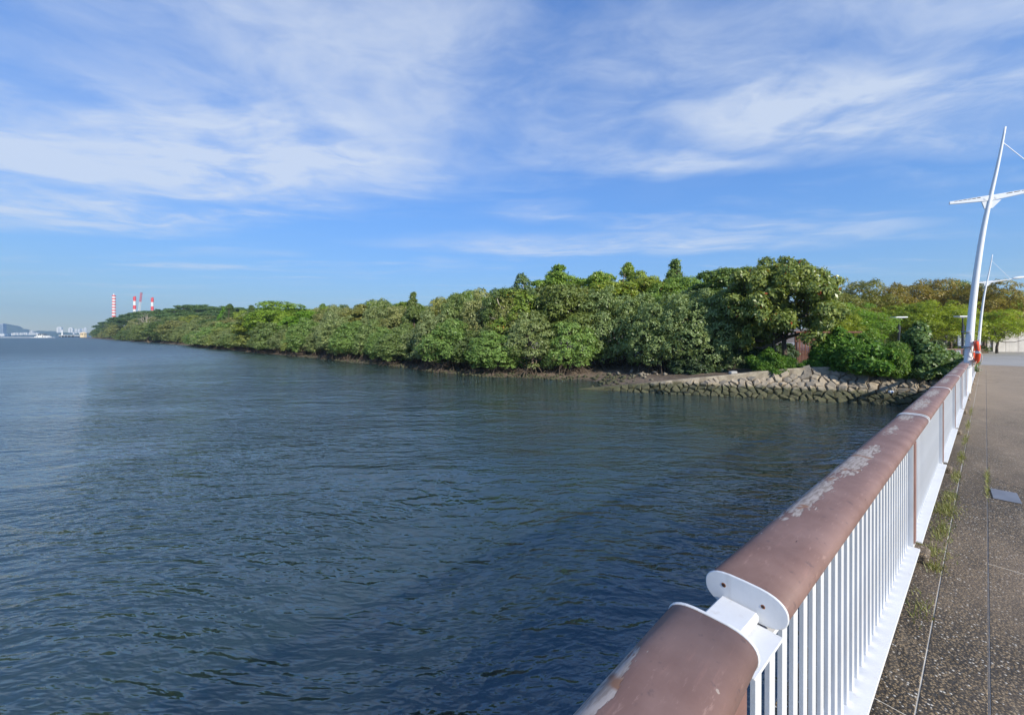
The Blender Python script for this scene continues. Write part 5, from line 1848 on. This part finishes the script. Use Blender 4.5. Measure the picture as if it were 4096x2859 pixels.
# crane boom: lattice of four chords, red and white lengths
cr = empty('crane', (at(137.0, D1), D1, 0))
tag(cr, 'red and white lattice crane boom leaning right between the chimneys', 'crane')
b0 = Vector((0, 0, 18.0))
b1 = Vector((at(141.4, D1) - at(137.0, D1), 0, at(141, D1, 292.3).z))
dv = b1 - b0
sd_ = Vector((dv.z, 0, -dv.x)).normalized()
ww = 0.5 / ppm
ns = 24
for s in range(4):
    mb = MB()
    for k in range(s * 6, s * 6 + 6):
        p, q = b0 + dv * (k / ns), b0 + dv * ((k + 1) / ns)
        for a, b in ((-1, -1), (1, -1), (1, 1), (-1, 1)):
            o = sd_ * ww * a + Vector((0, ww * b, 0))
            mb.tube([p + o, q + o], 0.28, 4)
        for b in (-1, 1):
            mb.tube([p + sd_ * ww + Vector((0, ww * b, 0)), q - sd_ * ww + Vector((0, ww * b, 0))], 0.22, 4)
            mb.tube([p - sd_ * ww + Vector((0, ww * b, 0)), q + sd_ * ww + Vector((0, ww * b, 0))], 0.22, 4)
    mb.build('boom_section', M['white_far' if s % 2 == 0 else 'red_far'], cr)
MB().box(b1.x - 1.7, b1.x + 2.2, -1.2, 1.2, b1.z, b1.z + 1.2).build('boom_head', M['grey_far'], cr)
MB().box(-3, 3, -3, 3, 0, 18).build('cab', M['grey_far'], cr)

# white tank over the trees beside the tall chimney
tk = empty('water_tank', (at(106.2, 800), 800, 0))
tag(tk, 'small white tank showing over the trees left of the tall chimney', 'tank')
MB().tube([(0, 0, at(0, 800, 323.6).z), (0, 0, at(0, 800, 321.8).z)], [3.4, 3.4], 14).build('tank', M['white_far'], tk)
for sx_ in (-2.2, 2.2):
    MB().box(sx_ - 0.5, sx_ + 0.5, -0.5, 0.5, 0, at(0, 800, 323.6).z).build('leg', M['grey_far'], tk)

# towers on the far shore
def tower(px0, px1, ty, fwd, label, mat='white_far', body2=None, floors=14):
    x0, x1 = at(px0, fwd), at(px1, fwd)
    H = at(0, fwd, ty).z
    wdt = x1 - x0
    r = empty('apartment_tower', ((x0 + x1) / 2, fwd, 0), (0, 0, math.radians(38)))
    tag(r, label, 'tower', 'towers on the far shore')
    hw = wdt * 0.36
    MB().box(-hw, hw, -hw, hw, 0, H * 0.94).build('wall', M[mat], r)
    MB().box(-hw * 0.7, hw * 0.7, -hw * 0.7, hw * 0.7, H * 0.94 + 0.02, H).build('roof', M[mat], r)
    st = H * 0.8 / floors
    for k in range(floors):
        MB().box(-hw * 0.16, hw * 0.16, -hw - 0.35, -hw - 0.05, H * 0.1 + k * st, H * 0.1 + k * st + st * 0.62).build('window', M['glass_far'], r)
    for s in (-1, 1):
        MB().box(s * hw * 0.45 - hw * 0.12, s * hw * 0.45 + hw * 0.12, -hw - 0.6, -hw - 0.03, H * 0.05, H * 0.9).build('balcony_strip', M[mat], r)
    return r


tower(57.3, 61.8, 326.6, 2700, 'white apartment tower with stepped top, leftmost of the far white group')
tower(68.9, 73.0, 327.2, 2700, 'white apartment tower with stepped top, second of the far white group')
tower(75.3, 77.0, 328.4, 2900, 'slim white tower just right of the second stepped tower', floors=8)
tower(78.0, 79.9, 328.5, 2900, 'slim white tower in the middle of the far cluster', floors=8)
tower(80.2, 82.0, 328.3, 3000, 'slim greyish tower behind the middle of the far cluster', 'grey_far', floors=8)
tower(82.2, 83.6, 328.0, 2950, 'very slim white tower left of the last one of the cluster', floors=8)
tower(84.2, 86.6, 327.2, 2900, 'white tower nearest the wooded point, last of the far cluster', floors=10)
lt = empty('office_tower', (at(0.5, 2300), 2300, 0), (0, 0, math.radians(30)))
tag(lt, 'wide blue-grey tower block cut by the left edge of the view', 'tower')
hw = 4.6 / F * 2300 * 0.62
Ht = at(0, 2300, 323.2).z
MB().box(-hw, hw, -hw, hw, 8, Ht).build('wall', M['grey_far'], lt)
MB().box(-hw * 1.1, hw * 1.4, -hw * 1.2, hw, 0, 13).build('podium', M['white_far'], lt)
for k in range(16):
    MB().box(-hw * 0.9, hw * 0.9, -hw - 0.5, -hw - 0.02, 12 + k * (Ht - 16) / 16, 12 + k * (Ht - 16) / 16 + 2.0).build('window', M['glass_far'], lt)

# small white houses on the far slope
hr = random.Random(17)
hx = [(10 + k * 1.75 + hr.uniform(-0.6, 0.6), hr.choice([332.0, 331.7, 332.3, 331.9])) for k in range(17)] + [(30.5, 329.9), (32.2, 329.8), (74, 331.4), (80.6, 331.4), (5, 333.4), (7, 333.0)]
hx.sort()
for i, (px, py) in enumerate(hx):
    wd = hr.uniform(0.5, 1.3) / F * 2300
    r = empty('far_house', (at(px, 2360), 2360, at(0, 2360, py).z - 5), (0, 0, hr.uniform(-0.4, 0.4)))
    tag(r, 'tiny white house on the far wooded shore, %s from the left edge' % nth(i), 'house', 'white houses on the far shore')
    MB().box(-wd / 2, wd / 2, -4, 4, -12, 1.5).build('wall', M['white_far'], r)
    MB().add([(-wd / 2, -4.4, 1.52), (wd / 2, -4.4, 1.52), (wd / 2, 4.4, 1.52), (-wd / 2, 4.4, 1.52), (-wd / 2, 0, 3.6), (wd / 2, 0, 3.6)], [(0, 1, 5, 4), (2, 3, 4, 5), (0, 4, 3), (1, 2, 5), (0, 3, 2, 1)]).build('roof', M['white_far'], r)

# floating fish-farm platform
kf = 600.0
kel = empty('floating_platform', (at(42.5, kf), kf, 0))
tag(kel, 'white floating fish-farm platform with open-sided hut on the water at left', 'platform')
u = kf / F
MB().box(-8.6 * u, 9.0 * u, -5, 5, 0.0, 0.7).build('pontoon', M['white_far'], kel)
MB().box(-3.0 * u, 4.4 * u, -4, 4, 0.72, 3.6).build('hut_wall', M['white_far'], kel)
MB().box(-1.9 * u, 1.6 * u, -3.6, 3.6, 3.62, 6.2).build('upper_wall', M['white_far'], kel)
for x in (-1.6, 0.15):
    MB().box(x * u, (x + 1.3) * u, -3.75, -3.62, 3.9, 5.7).build('window', M['dark_hole'], kel)
MB().box(-4.4 * u, 5.2 * u, -4.6, 4.6, 6.22, 6.5).build('roof', M['grey_far'], kel)
for x in (-6.5, -5.2, 5.4, 6.6):
    MB().box(x * u, (x + 0.8) * u, -2, 2, 0.72, 2.2 + 0.4 * math.sin(x)).build('crate', M['white_far'], kel)
for k, (x0, x1, z) in enumerate(((3.0, 3.6, 3.0), (-2.4, -1.9, 2.6))):
    MB().box(x0 * u, x1 * u, -4.15, -4.02, 0.9, z).build('doorway', M['dark_hole'], kel)
# long low float line reaching to the left edge
fl = MB()
fx0, fx1 = at(-12, 640), at(33, 640)
fl.box(0, fx1 - fx0, -2, 2, 0, 0.75)
flo = fl.build('float_line', M['white_far'])
flo.location = (fx0, 640, -0.1)
tag(flo, 'long low pale line of floats left of the fish-farm platform', 'floats')
# jetty with a hut and a white beacon in front of the far point
jf = 700.0
j0, j1 = at(60.5, jf), at(87, jf)
jet = empty('jetty', (j0, jf, 0))
tag(jet, 'dark piled jetty with a pale deck reaching out from the wooded point', 'jetty')
MB().box(0, j1 - j0, -3, 3, 3.0, 4.0).build('deck', M['white_far'], jet)
for k in range(18):
    x = (j1 - j0) * (k + 0.3) / 18
    MB().tube([(x, -2.6, -1), (x, -2.6, 3.0)], 0.45, 6).build('pile', M['dark_hole'], jet)
for k in range(4):
    x = (j1 - j0) * (0.12 + 0.13 * k)
    MB().box(x, x + 3.2, -3.4, -3.02, 0.4, 3.4).build('fender', M['dark_hole'], jet)
hut = empty('jetty_hut', (at(83.4, jf - 6), jf - 6, 4.02))
tag(hut, 'yellow-beige hut with pitched roof at the landward end of the jetty', 'hut')
MB().box(-3.4, 3.4, -2.5, 2.5, -4, 3.4).build('wall', M['hut'], hut)
MB().add([(-4.2, -3.2, 3.42), (4.2, -3.2, 3.42), (4.2, 3.2, 3.42), (-4.2, 3.2, 3.42), (-2, 0, 5.4), (2, 0, 5.4)], [(0, 1, 5, 4), (2, 3, 4, 5), (0, 4, 3), (1, 2, 5), (0, 3, 2, 1)]).build('roof', M['hut'], hut)
for x in (-2.2, 0.6):
    MB().box(x, x + 1.5, -2.62, -2.52, 0.4, 2.4).build('window', M['dark_hole'], hut)
bc = empty('beacon', (at(62.2, jf - 2), jf - 2, 4.02))
tag(bc, 'slim white beacon tower standing on the outer end of the jetty', 'beacon')
MB().tube([(0, 0, -4), (0, 0, 8.0)], [1.2, 0.8], 10).build('tower', M['white_far'], bc)
MB().tube([(0, 0, 8.0), (0, 0, 9.0), (0, 0, 9.6)], [1.2, 1.2, 0.2], 10).build('lantern', M['white_far'], bc)

# ---------------------------------------------------------------- haze
hm, ht, hout = new_mat('haze_air')
vol = ht.add('ShaderNodeVolumePrincipled', {'Color': (0.50, 0.75, 1.0, 1), 'Density': 2.0e-4, 'Anisotropy': 0.2})
ht.set(hout, 'Volume', vol.outputs[0])
hz = MB().box(-3800, 3800, -500, 3800, -3.0, 230.0).build('haze', hm)
tag(hz, 'pale blue haze over the far water and shore', 'haze', kind='stuff')
